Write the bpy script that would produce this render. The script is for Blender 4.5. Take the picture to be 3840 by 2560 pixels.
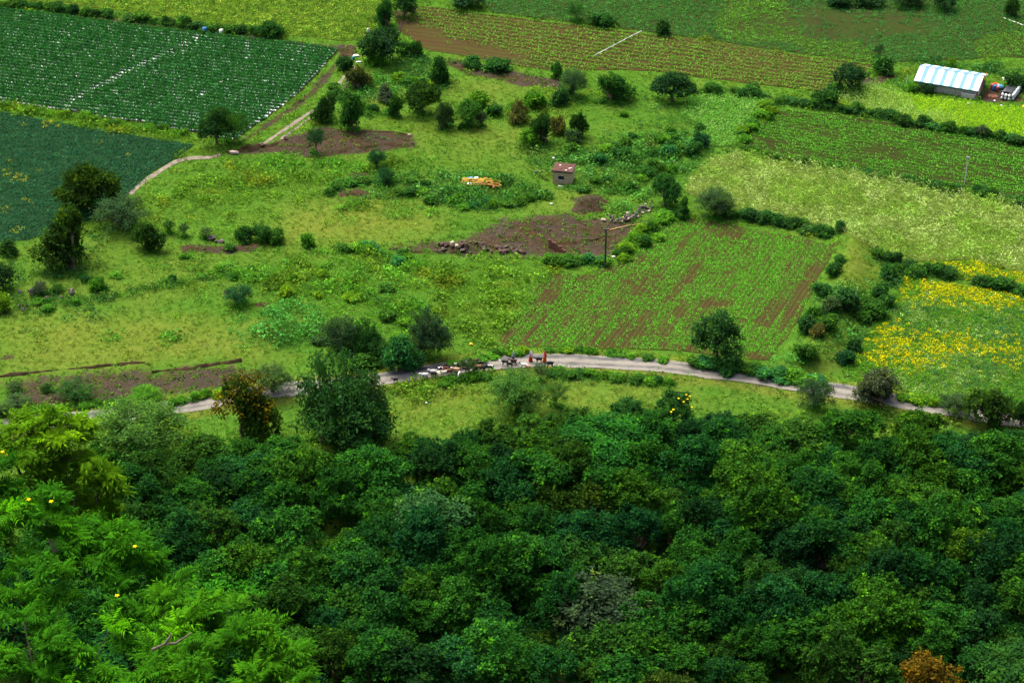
import bpy, bmesh, math, random
import numpy as np
from mathutils import Vector, Matrix, Euler
from mathutils.geometry import delaunay_2d_cdt

for o in list(bpy.data.objects):
    bpy.data.objects.remove(o)
SC = bpy.context.scene
COL = SC.collection
R = math.radians

# ------------------------------------------------------------------ camera, sky, sun, exposure
cam_d = bpy.data.cameras.new('camera'); cam = bpy.data.objects.new('camera', cam_d); COL.objects.link(cam)
cam.location = (0, 0, 130); cam.rotation_euler = (R(59), 0, 0)
cam_d.lens = 70; cam_d.sensor_width = 36; cam_d.clip_start = .5; cam_d.clip_end = 20000
SC.camera = cam
W = bpy.data.worlds.new('World'); SC.world = W; W.use_nodes = True
wn = W.node_tree.nodes; wl = W.node_tree.links
sky = wn.new('ShaderNodeTexSky'); sky.sky_type = 'NISHITA'; sky.sun_disc = False
SUN_EL, SUN_AZ = 58, -38          # degrees above the horizon; azimuth from +Y (away from camera) towards +X
sky.sun_elevation = R(SUN_EL); sky.sun_rotation = R(SUN_AZ)
sky.air_density = 0.7; sky.dust_density = 10.0; sky.ozone_density = 1.0; sky.altitude = 600
wn['Background'].inputs['Strength'].default_value = 0.125
wl.new(sky.outputs[0], wn['Background'].inputs['Color'])
sd = bpy.data.lights.new('sun', 'SUN'); sd.energy = 1.15; sd.angle = R(45); sd.color = (1, .92, .78)
sun = bpy.data.objects.new('sun', sd); COL.objects.link(sun)
sv = Vector((math.sin(R(SUN_AZ))*math.cos(R(SUN_EL)), math.cos(R(SUN_AZ))*math.cos(R(SUN_EL)), math.sin(R(SUN_EL))))
sun.rotation_euler = (-sv).to_track_quat('-Z', 'Y').to_euler(); sun.location = (-60, 300, 200)
VS = SC.view_settings
VS.view_transform = 'Standard'; VS.look = 'None'; VS.exposure = 2.2; VS.gamma = 1; VS.use_curve_mapping = False
SC.cycles.max_bounces = 6; SC.cycles.diffuse_bounces = 3; SC.cycles.transmission_bounces = 3; SC.cycles.glossy_bounces = 2

# ------------------------------------------------------------------ helpers
def tag(o, label=None, cat=None, group=None, kind=None):
    if label: o['label'] = label
    if cat: o['category'] = cat
    if group: o['group'] = group
    if kind: o['kind'] = kind
    return o

def obj(name, me, parent=None, loc=None, mat=None):
    o = bpy.data.objects.new(name, me); COL.objects.link(o)
    if parent: o.parent = parent
    if loc is not None: o.location = loc
    if mat and me is not None and not me.materials: me.materials.append(mat)
    return o

def empty(name, loc, rz=0, label=None, cat=None, group=None):
    o = obj(name, None, loc=loc); o.rotation_euler = (0, 0, rz); o.empty_display_size = .3
    return tag(o, label, cat, group)

def npmesh(name, V, Q, mat, attrs=None, smooth=False):
    """V (n,3), Q (m,k) faces of equal size; attrs {name: per-vertex float or (n,3) colour}"""
    V = np.ascontiguousarray(V, np.float32); Q = np.ascontiguousarray(Q, np.int32)
    me = bpy.data.meshes.new(name)
    me.vertices.add(len(V)); me.loops.add(Q.size); me.polygons.add(len(Q))
    me.vertices.foreach_set('co', V.ravel()); me.loops.foreach_set('vertex_index', Q.ravel())
    me.polygons.foreach_set('loop_start', np.arange(0, Q.size, Q.shape[1], dtype=np.int32))
    me.polygons.foreach_set('use_smooth', np.full(len(Q), smooth, dtype=bool))
    me.update(calc_edges=True)
    for k, a in (attrs or {}).items():
        a = np.asarray(a, np.float32)
        if a.ndim == 1:
            me.attributes.new(k, 'FLOAT', 'POINT').data.foreach_set('value', a)
        else:
            c = np.ones((len(a), 4), np.float32); c[:, :3] = a
            me.attributes.new(k, 'FLOAT_COLOR', 'POINT').data.foreach_set('color', c.ravel())
    me.materials.append(mat)
    return me

class MB:
    """collects shapes into one mesh"""
    def __init__(s): s.v = []; s.f = []
    def add(s, v, f):
        b = len(s.v); s.v += [tuple(p) for p in v]; s.f += [tuple(b+i for i in q) for q in f]; return s
    def box(s, x0, x1, y0, y1, z0, z1):
        return s.add([(x0,y0,z0),(x1,y0,z0),(x1,y1,z0),(x0,y1,z0),(x0,y0,z1),(x1,y0,z1),(x1,y1,z1),(x0,y1,z1)],
                     [(0,3,2,1),(4,5,6,7),(0,1,5,4),(1,2,6,5),(2,3,7,6),(3,0,4,7)])
    def tube(s, pts, rad, n=8):
        pts = [Vector(p) for p in pts]
        if not hasattr(rad, '__len__'): rad = [rad]*len(pts)
        b = len(s.v); prev = None
        for i, p in enumerate(pts):
            t = (pts[min(i+1, len(pts)-1)] - pts[max(i-1, 0)]).normalized()
            a = t.cross(Vector((0, 0, 1)) if abs(t.z) < .9 else Vector((1, 0, 0))).normalized()
            if prev is not None and a.dot(prev) < 0: a = -a
            prev = a; c = t.cross(a)
            for k in range(n):
                w = 2*math.pi*k/n
                s.v.append(tuple(p + (a*math.cos(w) + c*math.sin(w))*rad[i]))
        for i in range(len(pts)-1):
            for k in range(n):
                k2 = (k+1) % n
                s.f.append((b+i*n+k, b+i*n+k2, b+(i+1)*n+k2, b+(i+1)*n+k))
        s.f.append(tuple(b+k for k in range(n))[::-1]); s.f.append(tuple(b+(len(pts)-1)*n+k for k in range(n)))
        return s
    def lathe(s, prof, n=14, c=(0, 0, 0)):
        b = len(s.v)
        for r, z in prof:
            for k in range(n):
                w = 2*math.pi*k/n; s.v.append((c[0]+r*math.cos(w), c[1]+r*math.sin(w), c[2]+z))
        for i in range(len(prof)-1):
            for k in range(n):
                k2 = (k+1) % n; s.f.append((b+i*n+k, b+i*n+k2, b+(i+1)*n+k2, b+(i+1)*n+k))
        s.f.append(tuple(b+k for k in range(n))[::-1]); s.f.append(tuple(b+(len(prof)-1)*n+k for k in range(n)))
        return s
    def mesh(s, name, mat, smooth=False):
        me = bpy.data.meshes.new(name); me.from_pydata(s.v, [], s.f); me.update()
        if smooth: me.polygons.foreach_set('use_smooth', np.full(len(me.polygons), True))
        me.materials.append(mat); return me

def copy_tree(o, parent=None):
    c = o.copy(); COL.objects.link(c); c.parent = parent
    for ch in o.children: copy_tree(ch, c)
    return c

# ------------------------------------------------------------------ materials
def mat(name):
    m = bpy.data.materials.new(name); m.use_nodes = True
    n = m.node_tree.nodes; n.clear()
    out = n.new('ShaderNodeOutputMaterial')
    return m, n, m.node_tree.links, out

def noise(n, l, scale, detail=4, rough=.55, vec=None, dist=0):
    t = n.new('ShaderNodeTexNoise'); t.inputs['Scale'].default_value = scale; t.inputs['Detail'].default_value = detail
    t.inputs['Roughness'].default_value = rough; t.inputs['Distortion'].default_value = dist
    if vec is not None: l.new(vec, t.inputs['Vector'])
    return t.outputs['Fac']

def ramp(n, l, fac, stops):
    r = n.new('ShaderNodeValToRGB'); e = r.color_ramp.elements
    while len(e) < len(stops): e.new(.5)
    for i, (p, c) in enumerate(stops):
        e[i].position = p; e[i].color = (*(c if hasattr(c, '__len__') else (c,)*3), 1)
    l.new(fac, r.inputs[0]); return r.outputs[0]

def mixc(n, l, fac, a, b, mode='MIX'):
    m = n.new('ShaderNodeMix'); m.data_type = 'RGBA'; m.blend_type = mode
    for sock, v in ((m.inputs[0], fac), (m.inputs[6], a), (m.inputs[7], b)):
        if hasattr(v, 'links'): l.new(v, sock)
        elif hasattr(v, '__len__'): sock.default_value = (*v[:3], 1)
        else: sock.default_value = v
    return m.outputs[2]

def mth(n, l, op, a, b=0, clamp=False):
    m = n.new('ShaderNodeMath'); m.operation = op; m.use_clamp = clamp
    for s, v in ((m.inputs[0], a), (m.inputs[1], b)):
        if hasattr(v, 'links'): l.new(v, s)
        else: s.default_value = v
    return m.outputs[0]

def attr(n, name):
    a = n.new('ShaderNodeAttribute'); a.attribute_name = name; return a

def finish_leaf(m, n, l, out, col, trans=.25):
    d = n.new('ShaderNodeBsdfDiffuse'); l.new(col, d.inputs[0])
    t = n.new('ShaderNodeBsdfTranslucent'); l.new(mixc(n, l, 1.0, col, (1.0, 1.0, .45), 'MULTIPLY'), t.inputs[0])
    x = n.new('ShaderNodeMixShader'); x.inputs[0].default_value = trans
    l.new(d.outputs[0], x.inputs[1]); l.new(t.outputs[0], x.inputs[2])
    l.new(x.outputs[0], out.inputs[0])
    return m

def leaf_material(name='leaf', trans=.25):
    """leaf colour = the object's own colour, varied leaf by leaf by the mesh attribute 'tone' (0 old leaf, 1 young leaf)"""
    m, n, l, out = mat(name)
    oi = n.new('ShaderNodeObjectInfo')
    k = ramp(n, l, attr(n, 'tone').outputs['Fac'], [(0, (.40, .5, .6)), (.45, (.95, 1, 1)), (.8, (1.6, 1.5, .85)), (1, (2.7, 2.4, .7))])
    return finish_leaf(m, n, l, out, mixc(n, l, 1.0, oi.outputs['Color'], k, 'MULTIPLY'), trans)

def plant_material():
    m, n, l, out = mat('plant')
    return finish_leaf(m, n, l, out, attr(n, 'Col').outputs['Color'], .22)

def plain(name, col, rough=.7, var=.25, scale=3, spec=.25, metal=0, bump=0, obj_space=True):
    m, n, l, out = mat(name)
    b = n.new('ShaderNodeBsdfPrincipled'); b.inputs['Roughness'].default_value = rough
    b.inputs['Specular IOR Level'].default_value = spec; b.inputs['Metallic'].default_value = metal
    vec = n.new('ShaderNodeTexCoord').outputs['Object' if obj_space else 'Generated']
    f = noise(n, l, scale, 6, .6, vec)
    lo = [c*(1-var) for c in col]; hi = [min(1, c*(1+var)) for c in col]
    l.new(ramp(n, l, f, [(.3, lo), (.7, hi)]), b.inputs['Base Color'])
    if bump:
        bp = n.new('ShaderNodeBump'); bp.inputs['Strength'].default_value = bump; l.new(f, bp.inputs['Height']); l.new(bp.outputs[0], b.inputs['Normal'])
    l.new(b.outputs[0], out.inputs[0]); return m

LEAF = leaf_material()
PLANT = plant_material()
BARK = plain('bark', (.10, .075, .05), .9, .4, 6)
PALEBARK = plain('pale_bark', (.28, .24, .19), .9, .35, 8)
# ------------------------------------------------------------------ terrain (metres; camera hill at y < 142, valley floor at z = 0)

RIDGE = [(47.18, 244.93), (45.50, 234.78), (43.48, 227.58), (40.78, 219.21), (37.77, 211.99)]
ROADLINE = [(-72.94, 192.89), (-65.29, 194.90), (-60.46, 196.19), (-54.07, 197.69), (-45.53, 199.20), (-39.03, 201.02), (-29.38, 203.84), (-20.02, 206.02), (-16.36, 207.12), (-10.54, 208.74), (-5.19, 210.17), (-0.33, 211.20), (4.56, 211.61), (12.15, 211.30), (20.19, 209.86), (28.06, 207.62), (35.79, 205.22), (43.39, 202.86), (48.41, 201.40), (53.37, 199.96), (60.75, 197.50), (72.50, 193.52)]
MOUNDS = [   # x, y, rx, ry, height: overgrown heaps and bare soil heaps
    (-30.06, 219.21, 5.66, 4.07, 1.1), (11.16, 253.83, 2.25, 2.57, 1.5), (-22.21, 263.03, 1.52, 1.46, .6), (-22.91, 257.52, 2.34, 1.65, .6),
    (-5.89, 258.47, 7.05, 5.22, .7), (-16.17, 258.94, 2.99, 2.85, .7), (-44.62, 241.05, 1.42, 1.07, .5), (-41.99, 241.05, 1.22, 0.94, .5), (-39.94, 240.84, 1.21, 0.85, .5), (-37.79, 241.48, 1.22, 0.85, .45),
    (-35.40, 241.90, 1.22, 0.86, .45), (56.55, 292.96, 4.71, 3.46, 1.0), (-33.00, 225.44, 1.16, 0.96, .4), (-7.21, 241.05, 4.46, 1.53, .7), (34.75, 209.89, 2.74, 2.08, .9), (4.73, 204.11, 2.33, 1.00, .3),
    (-39.55, 273.32, 2.90, 1.29, .5), (-20.77, 275.40, 6.06, 2.61, .35), (-13.36, 211.99, 2.39, 2.47, .7),
]
def seg_dist(x, y, line):
    x = np.asarray(x, float); y = np.asarray(y, float); d = np.full(np.broadcast(x, y).shape, 1e9)
    for (ax, ay), (bx, by) in zip(line, line[1:]):
        ux, uy = bx-ax, by-ay; t = np.clip(((x-ax)*ux+(y-ay)*uy)/(ux*ux+uy*uy+1e-9), 0, 1)
        d = np.minimum(d, np.hypot(x-ax-t*ux, y-ay-t*uy))
    return d
def hgt(x, y):
    x = np.asarray(x, float); y = np.asarray(y, float)
    s = .895*(142-y); hill = np.where(s > 30, s, 2.5*np.log1p(np.exp(np.clip(s, -200, 30)/2.5))); hill = np.minimum(hill, 127.6)
    z = .16*np.sin(x*.071+1.3)*np.sin(y*.083) + .10*np.sin(x*.19+y*.13) + .05*np.sin(x*.47-y*.31+2)
    z = z*np.clip((y-145)/10, 0, 1)*np.clip((600-y)/200, 0, 1)
    dr = seg_dist(x, y, ROADLINE); z = z + .25*np.exp(-(dr/2.6)**4)
    z = z + 1.6*np.exp(-(seg_dist(x, y, RIDGE)/2.6)**2)
    for mx, my, rx, ry, h in MOUNDS:
        q = ((x-mx)/rx)**2 + ((y-my)/ry)**2
        z = z + h*np.exp(-1.6*q**1.3)
    return z + hill

def hz(x, y): return float(hgt(x, y))

def in_poly(x, y, poly):
    x = np.asarray(x, float); y = np.asarray(y, float); ins = np.zeros(x.shape, bool)
    for (ax, ay), (bx, by) in zip(poly, poly[1:]+poly[:1]):
        c = ((ay > y) != (by > y)) & (x < (bx-ax)*(y-ay)/(by-ay+1e-12)+ax); ins ^= c
    return ins
def soft_poly(x, y, poly, feather):
    d = seg_dist(x, y, poly+poly[:1]); s = np.where(in_poly(x, y, poly), d, -d)
    return np.clip(.5+.5*s/feather, 0, 1)
def vnoise(x, y, scale, seed=0):
    """cheap smooth value noise 0..1"""
    r = np.random.default_rng(seed); T = r.random((256, 256))
    u = np.asarray(x)/scale+500; v = np.asarray(y)/scale+500; i = np.floor(u).astype(int); j = np.floor(v).astype(int)
    f = u-i; g = v-j; f = f*f*(3-2*f); g = g*g*(3-2*g); i &= 255; j &= 255; i2 = (i+1) & 255; j2 = (j+1) & 255
    return (T[i, j]*(1-f)+T[i2, j]*f)*(1-g)+(T[i, j2]*(1-f)+T[i2, j2]*f)*g

SOIL = [ # polygon, feather m, strength
    ([(-17.72, 241.37), (-13.00, 242.96), (-7.02, 244.69), (-3.42, 247.84), (0.25, 250.25), (7.66, 251.55), (14.99, 249.76), (19.27, 249.27), (16.86, 244.32), (14.86, 240.36), (12.67, 237.89), (4.98, 238.19), (1.42, 238.35), (-4.51, 238.61), (-10.47, 239.28), (-14.66, 239.87)], 2.4, .78),
    ([(-62.98, 207.67), (-52.15, 209.92), (-45.78, 210.68), (-39.86, 210.95), (-33.38, 211.11), (-31.01, 209.22), (-30.00, 205.90), (-34.57, 203.28), (-43.26, 201.50), (-50.80, 199.72), (-60.81, 197.97)], 2.4, .62),
    ([(-41.58, 270.74), (-35.54, 275.74), (-31.84, 278.84), (-29.64, 280.51), (-21.84, 279.30), (-15.08, 277.88), (-14.35, 273.04), (-21.34, 271.20), (-29.76, 269.98), (-35.08, 271.10)], .9, .85),
    ([(-12.72, 307.46), (-8.37, 306.69), (-0.43, 302.21), (8.05, 298.52), (7.96, 294.40), (0.28, 296.62), (-8.25, 301.24)], .9, .8),
    ([(73.97, 291.50), (76.24, 294.89), (78.05, 295.07), (81.80, 293.80), (81.13, 289.96), (77.43, 290.13), (75.34, 290.04)], .8, 1.0),
    ([(-41.53, 275.14), (-39.22, 280.55), (-35.76, 287.12), (-32.86, 293.71), (-31.60, 298.37), (-29.58, 306.07), (-28.17, 310.13), (-27.43, 307.39), (-29.31, 299.63), (-30.51, 293.77), (-34.05, 286.10), (-37.92, 279.04), (-40.58, 274.63)], .7, .66),
    ([(56.09, 297.73), (58.83, 300.02), (62.56, 300.93), (62.79, 299.41), (58.23, 296.31), (56.69, 292.95)], .7, .9),
    ([(-89.32, 327.25), (-73.91, 325.95), (-51.94, 320.01), (-39.57, 315.72), (-29.03, 312.88), (-26.50, 313.47), (-26.66, 310.46), (-30.43, 312.03), (-39.41, 314.12), (-51.75, 318.51), (-69.77, 323.94), (-89.49, 328.02)], .6, 1.0),
    ([(-20.99, 327.64), (-17.70, 330.65), (-17.29, 321.38), (-19.04, 318.64)], .8, 1.0),
    ([(-29.27, 314.11), (-26.24, 313.46), (-26.12, 308.05), (-28.77, 307.41)], .6, 1.0),
    ([(-45.41, 242.22), (-34.66, 242.82), (-34.42, 240.60), (-45.07, 239.90)], .8, .9), ([(-64.25, 213.39), (-62.19, 212.70), (-61.96, 211.63), (-63.91, 211.86)], .6, .9), ([(-58.83, 208.25), (-56.24, 208.70), (-56.14, 207.66), (-58.41, 207.25)], 1, .6),
    ([(-46.41, 214.16), (-43.89, 214.66), (-43.39, 213.80), (-45.74, 213.45)], 1, .7), ([(-40.16, 214.53), (-37.51, 215.61), (-37.23, 214.86), (-39.71, 213.98)], 1, .6), ([(-60.03, 214.47), (-57.67, 214.69), (-57.61, 213.46), (-59.33, 213.76)], 1, .7), ([(-56.81, 217.03), (-55.91, 217.22), (-55.80, 216.61), (-56.73, 216.60)], .6, .7),
    ([(-13.39, 204.85), (-9.65, 205.72), (-6.42, 206.29), (-6.40, 205.16), (-10.32, 204.30), (-13.35, 203.92)], 1, .65), ([(-5.35, 206.92), (-3.00, 207.25), (-2.99, 206.59), (-5.16, 206.56)], .6, .7),
    ([(6.62, 208.09), (8.44, 208.17), (8.37, 205.77), (6.94, 206.42)], .9, .6), ([(9.32, 207.18), (11.31, 207.34), (11.25, 205.75), (9.45, 205.78)], .9, .55), ([(12.75, 206.95), (14.73, 206.89), (14.50, 205.87), (12.70, 205.89)], .9, .55),
    ([(7.91, 256.67), (10.06, 256.49), (9.73, 253.20), (8.29, 254.62)], .9, .7), ([(-10.50, 204.30), (-9.60, 204.32), (-9.84, 200.80), (-10.39, 201.43)], .5, .5),
    ([(8.33, 251.87), (9.12, 253.94), (10.72, 257.05), (12.47, 257.42), (13.88, 254.98), (12.88, 251.46), (10.31, 250.90)], .5, 1.0), ([(-24.04, 264.44), (-22.37, 265.45), (-20.75, 263.92), (-21.05, 261.76), (-23.42, 261.78)], .5, 1.0), ([(-25.35, 258.66), (-22.64, 259.69), (-20.49, 257.99), (-21.13, 256.32), (-24.96, 256.44)], .5, 1.0),
    ([(-45.79, 240.68), (-45.29, 242.78), (-42.20, 242.49), (-39.12, 242.30), (-34.37, 243.56), (-34.02, 242.19), (-36.92, 240.91), (-39.85, 240.01), (-43.86, 239.82)], .6, .85), ([(-34.14, 225.26), (-32.94, 226.58), (-31.96, 226.44), (-31.80, 224.96), (-33.29, 224.61)], .4, .9), ([(-38.29, 229.22), (-37.23, 230.06), (-36.88, 228.83), (-37.77, 228.19)], .4, .9),
    ([(59.11, 298.77), (62.37, 299.73), (62.12, 298.26), (59.15, 297.51)], .7, .6), ([(47.52, 221.31), (48.84, 221.23), (44.99, 214.70), (39.93, 207.83), (38.83, 207.77), (42.51, 213.09)], 1.0, .55),
    ([(5.00, 244.52), (7.83, 243.22), (7.72, 238.48), (4.92, 239.06)], .8, 1.0),
]
DRY = [ # yellowish short grass
    ([(-32.15, 254.29), (-24.86, 256.78), (-10.96, 254.15), (-7.16, 251.36), (-10.64, 244.42), (-17.78, 242.44), (-32.17, 242.07), (-34.93, 245.36)], 5, .8), ([(-66.35, 222.88), (-49.20, 221.59), (-34.34, 219.66), (-29.45, 215.23), (-30.05, 210.31), (-47.26, 209.79), (-63.11, 208.28)], 4, .75),
    ([(-23.65, 292.60), (-16.76, 296.01), (-16.50, 290.26), (-23.49, 286.35)], 2, .9), ([(-12.51, 296.86), (-1.81, 298.73), (5.75, 292.89), (-4.11, 290.60), (-11.18, 292.12)], 4, .6), ([(45.44, 239.33), (48.19, 241.34), (49.01, 235.82), (47.18, 229.19), (43.97, 227.86), (41.55, 224.25), (43.12, 231.29)], 2, .8),
    ([(39.07, 215.82), (43.34, 218.95), (42.56, 213.43), (38.87, 208.08), (37.32, 208.89)], 2, .75), ([(-16.13, 205.64), (-3.19, 208.40), (5.90, 208.36), (21.30, 207.15), (20.92, 202.06), (5.73, 200.28), (-11.88, 198.84)], 4, .55), ([(-69.82, 238.68), (-55.62, 242.37), (-44.94, 238.97), (-48.13, 225.49), (-66.97, 225.71)], 6, .35),
    ([(-21.39, 283.12), (-12.03, 286.69), (6.97, 279.60), (0.26, 272.78), (-14.81, 271.54)], 4, .45), ([(7.19, 258.35), (10.98, 258.47), (10.75, 251.77), (1.48, 251.14)], 3, .5),
]

# ground sheet: dense in the valley in view, coarse out to the horizon
def axis(a, b, step, far_lo, far_hi):
    c = list(np.arange(a, b+.001, step)); lo, hi, k = [], [], step
    p = a
    while p > far_lo: k *= 1.35; p -= k; lo.append(p)
    p, k = b, step
    while p < far_hi: k *= 1.35; p += k; hi.append(p)
    return np.array(lo[::-1]+c+hi)
gx = axis(-105, 105, .7, -5000, 5000); gy = axis(138, 345, .7, -3000, 9000)
GX, GY = np.meshgrid(gx, gy, indexing='ij'); fx, fy = GX.ravel(), GY.ravel(); fz = hgt(fx, fy)
core = (abs(fx) < 110) & (fy > 135) & (fy < 350)
soil = np.zeros(len(fx)); dry = np.zeros(len(fx)); cx, cy = fx[core], fy[core]
sc_ = np.zeros(len(cx)); dc_ = np.zeros(len(cx))
for p, f, s in SOIL: sc_ = np.maximum(sc_, s*soft_poly(cx, cy, p, f))
for p, f, s in DRY: dc_ = np.maximum(dc_, s*soft_poly(cx, cy, p, f))
rd = seg_dist(cx, cy, ROADLINE); dc_ = np.maximum(dc_, np.clip(1.6-abs(rd-2.0)/.8, 0, 1)); sc_ = np.maximum(sc_, .45*np.clip(1.5-abs(rd-1.5)/.5, 0, 1))
soil[core] = sc_; dry[core] = dc_; soil = np.maximum(soil, np.clip((146-fy)/4, 0, 1))  # camera hill set to dark soil, standing in for shade in near shrub gaps
fz = fz + np.where(core, soil*(vnoise(fx, fy, 1.3, 5)-.5)*.35, 0)
nx, ny = len(gx), len(gy); I = np.arange(nx*ny).reshape(nx, ny)
Q = np.stack([I[:-1, :-1].ravel(), I[1:, :-1].ravel(), I[1:, 1:].ravel(), I[:-1, 1:].ravel()], 1)

def ground_material():
    m, n, l, out = mat('meadow_ground')
    geo = n.new('ShaderNodeNewGeometry').outputs['Position']
    big = noise(n, l, .035, 4, .6, geo); mid = noise(n, l, .22, 5, .65, geo); fine = noise(n, l, 1.6, 5, .7, geo); tiny = noise(n, l, 7, 3, .7, geo)
    green = ramp(n, l, fine, [(.25, (.018, .054, .006)), (.5, (.036, .092, .009)), (.75, (.062, .130, .014))])
    yel = ramp(n, l, fine, [(.25, (.046, .070, .009)), (.5, (.077, .103, .014)), (.75, (.112, .136, .024))])
    d = mth(n, l, 'ADD', attr(n, 'dry').outputs['Fac'], mth(n, l, 'MULTIPLY', mth(n, l, 'SUBTRACT', mid, .5), 1.4))
    d = mth(n, l, 'ADD', d, mth(n, l, 'MULTIPLY', mth(n, l, 'SUBTRACT', big, .45), 1.2), True)
    g = mixc(n, l, d, green, yel)
    brown = ramp(n, l, fine, [(.2, (.013, .0085, .0045)), (.5, (.034, .023, .0115)), (.8, (.066, .046, .025))])
    grey = ramp(n, l, fine, [(.2, (.016, .0125, .0095)), (.8, (.058, .046, .034))])
    brown = mixc(n, l, ramp(n, l, mid, [(.4, 0), (.6, 1)]), brown, grey)
    s = mth(n, l, 'ADD', attr(n, 'soil').outputs['Fac'], mth(n, l, 'MULTIPLY', mth(n, l, 'SUBTRACT', mixc(n, l, .55, mid, fine), .5), 2.6))
    s = ramp(n, l, s, [(.42, 0), (.58, 1)])
    c = mixc(n, l, s, g, brown)
    b = n.new('ShaderNodeBsdfPrincipled'); b.inputs['Roughness'].default_value = .95; b.inputs['Specular IOR Level'].default_value = 0
    l.new(c, b.inputs['Base Color'])
    bp = n.new('ShaderNodeBump'); bp.inputs['Strength'].default_value = .9; bp.inputs['Distance'].default_value = .35
    l.new(mixc(n, l, .45, fine, tiny), bp.inputs['Height']); l.new(bp.outputs[0], b.inputs['Normal'])
    l.new(b.outputs[0], out.inputs[0]); return m
tag(obj('ground', npmesh('ground', np.stack([fx, fy, fz], 1), Q, ground_material(), {'soil': soil, 'dry': dry}, True)), kind='structure')

# ---- road and tracks: ribbons that follow the ground
def smooth_line(line, n=6):
    P = [np.array(p) for p in line]; P = [2*P[0]-P[1]]+P+[2*P[-1]-P[-2]]; out = []
    for i in range(1, len(P)-2):
        for k in range(n):
            t = k/n; a, b, c, d = P[i-1], P[i], P[i+1], P[i+2]
            out.append(.5*(2*b+(c-a)*t+(2*a-5*b+4*c-d)*t*t+(3*b-a-3*c+d)*t**3))
    return np.array(out+[P[-2]])
def ribbon(line, width, lift, offs=0, cols=7, wob=0, seed=0, crown_h=0):
    L = smooth_line(line); T = np.gradient(L, axis=0); T /= np.linalg.norm(T, axis=1)[:, None]; N = np.stack([-T[:, 1], T[:, 0]], 1)
    u = np.linspace(-.5, .5, cols); s = np.cumsum(np.r_[0, np.linalg.norm(np.diff(L, axis=0), axis=1)])
    wd = width*(1+wob*(vnoise(s, 0*s, 2.0, seed)-.5)); P = L[:, None, :]+N[:, None, :]*(offs+u[None, :, None]*wd[:, None, None])
    X, Y = P[..., 0], P[..., 1]; Z = hgt(X, Y)+lift+crown_h*(1-(2*u)**2)[None, :]
    Ii = np.arange(X.size).reshape(X.shape)
    Qq = np.stack([Ii[:-1, :-1].ravel(), Ii[:-1, 1:].ravel(), Ii[1:, 1:].ravel(), Ii[1:, :-1].ravel()], 1)[:, ::-1]
    return np.stack([X, Y, Z], -1).reshape(-1, 3), Qq, np.broadcast_to(u, X.shape).ravel().copy()
def road_material():
    m, n, l, out = mat('worn_asphalt')
    geo = n.new('ShaderNodeNewGeometry').outputs['Position']
    mp = n.new('ShaderNodeMapping'); mp.inputs['Scale'].default_value = (.25, 1.6, 1); l.new(geo, mp.inputs[0])
    streak = noise(n, l, .9, 6, .7, mp.outputs[0]); fine = noise(n, l, 9, 4, .7, geo); patch = noise(n, l, .5, 4, .6, geo)
    asp = ramp(n, l, fine, [(.3, (.040, .042, .040)), (.7, (.072, .074, .070))])
    dust = ramp(n, l, fine, [(.3, (.108, .102, .085)), (.7, (.168, .158, .132))])
    u = attr(n, 'across').outputs['Fac']                            # -.5 .. .5 over the width; dust lies between and beside the wheel lines
    rut = mth(n, l, 'ABSOLUTE', mth(n, l, 'SUBTRACT', mth(n, l, 'ABSOLUTE', u), .24)); rut = mth(n, l, 'MULTIPLY', mth(n, l, 'SUBTRACT', rut, .11), 1.3)
    dl = mth(n, l, 'ADD', mth(n, l, 'ADD', mixc(n, l, .5, streak, patch), rut), mth(n, l, 'MULTIPLY', u, -.22))
    c = mixc(n, l, ramp(n, l, dl, [(.36, 0), (.60, 1)]), asp, dust)
    mud = ramp(n, l, noise(n, l, 1.4, 5, .75, mp.outputs[0]), [(.62, 0), (.70, 1)])
    c = mixc(n, l, mud, c, (.05, .034, .022))
    b = n.new('ShaderNodeBsdfPrincipled'); b.inputs['Roughness'].default_value = .9; b.inputs['Specular IOR Level'].default_value = .05
    l.new(c, b.inputs['Base Color'])
    bp = n.new('ShaderNodeBump'); bp.inputs['Strength'].default_value = .5; bp.inputs['Distance'].default_value = .05; l.new(fine, bp.inputs['Height']); l.new(bp.outputs[0], b.inputs['Normal'])
    l.new(b.outputs[0], out.inputs[0]); return m
V_, Q_, u_ = ribbon(ROADLINE, 3.05, .05, cols=13, wob=.22, seed=3, crown_h=.03)
tag(obj('road', npmesh('road', V_, Q_, road_material(), {'across': u_}, True)), kind='structure')
TRACKMAT = plain('track_dirt', (.125, .108, .082), .95, .4, 1.2, 0, obj_space=True)
for line, w in (([(-55.55, 257.83), (-54.14, 261.28), (-52.11, 265.02), (-50.33, 267.80), (-48.74, 268.97), (-47.03, 269.37), (-45.08, 269.60), (-43.64, 270.50)], 1.1), ([(-37.72, 274.11), (-35.97, 277.71), (-33.96, 281.49), (-32.10, 284.96), (-30.57, 287.37), (-29.49, 289.85)], .75), ([(-35.24, 276.06), (-33.64, 279.28), (-32.20, 282.21), (-31.30, 283.80)], .5),
                ([(-28.89, 292.68), (-27.90, 296.77), (-27.19, 300.09)], .6), ([(-27.59, 291.80), (-26.93, 295.64), (-26.51, 298.06), (-26.17, 301.71), (-25.98, 304.19)], .45), ([(-29.49, 289.85), (-28.61, 293.55), (-27.90, 296.77)], .5)):
    V_, Q_, u_ = ribbon(line, w, .045, cols=4, wob=.6, seed=int(w*100))
    tag(obj('footpath', npmesh('footpath', V_, Q_, TRACKMAT, smooth=True)), kind='structure')
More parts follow.
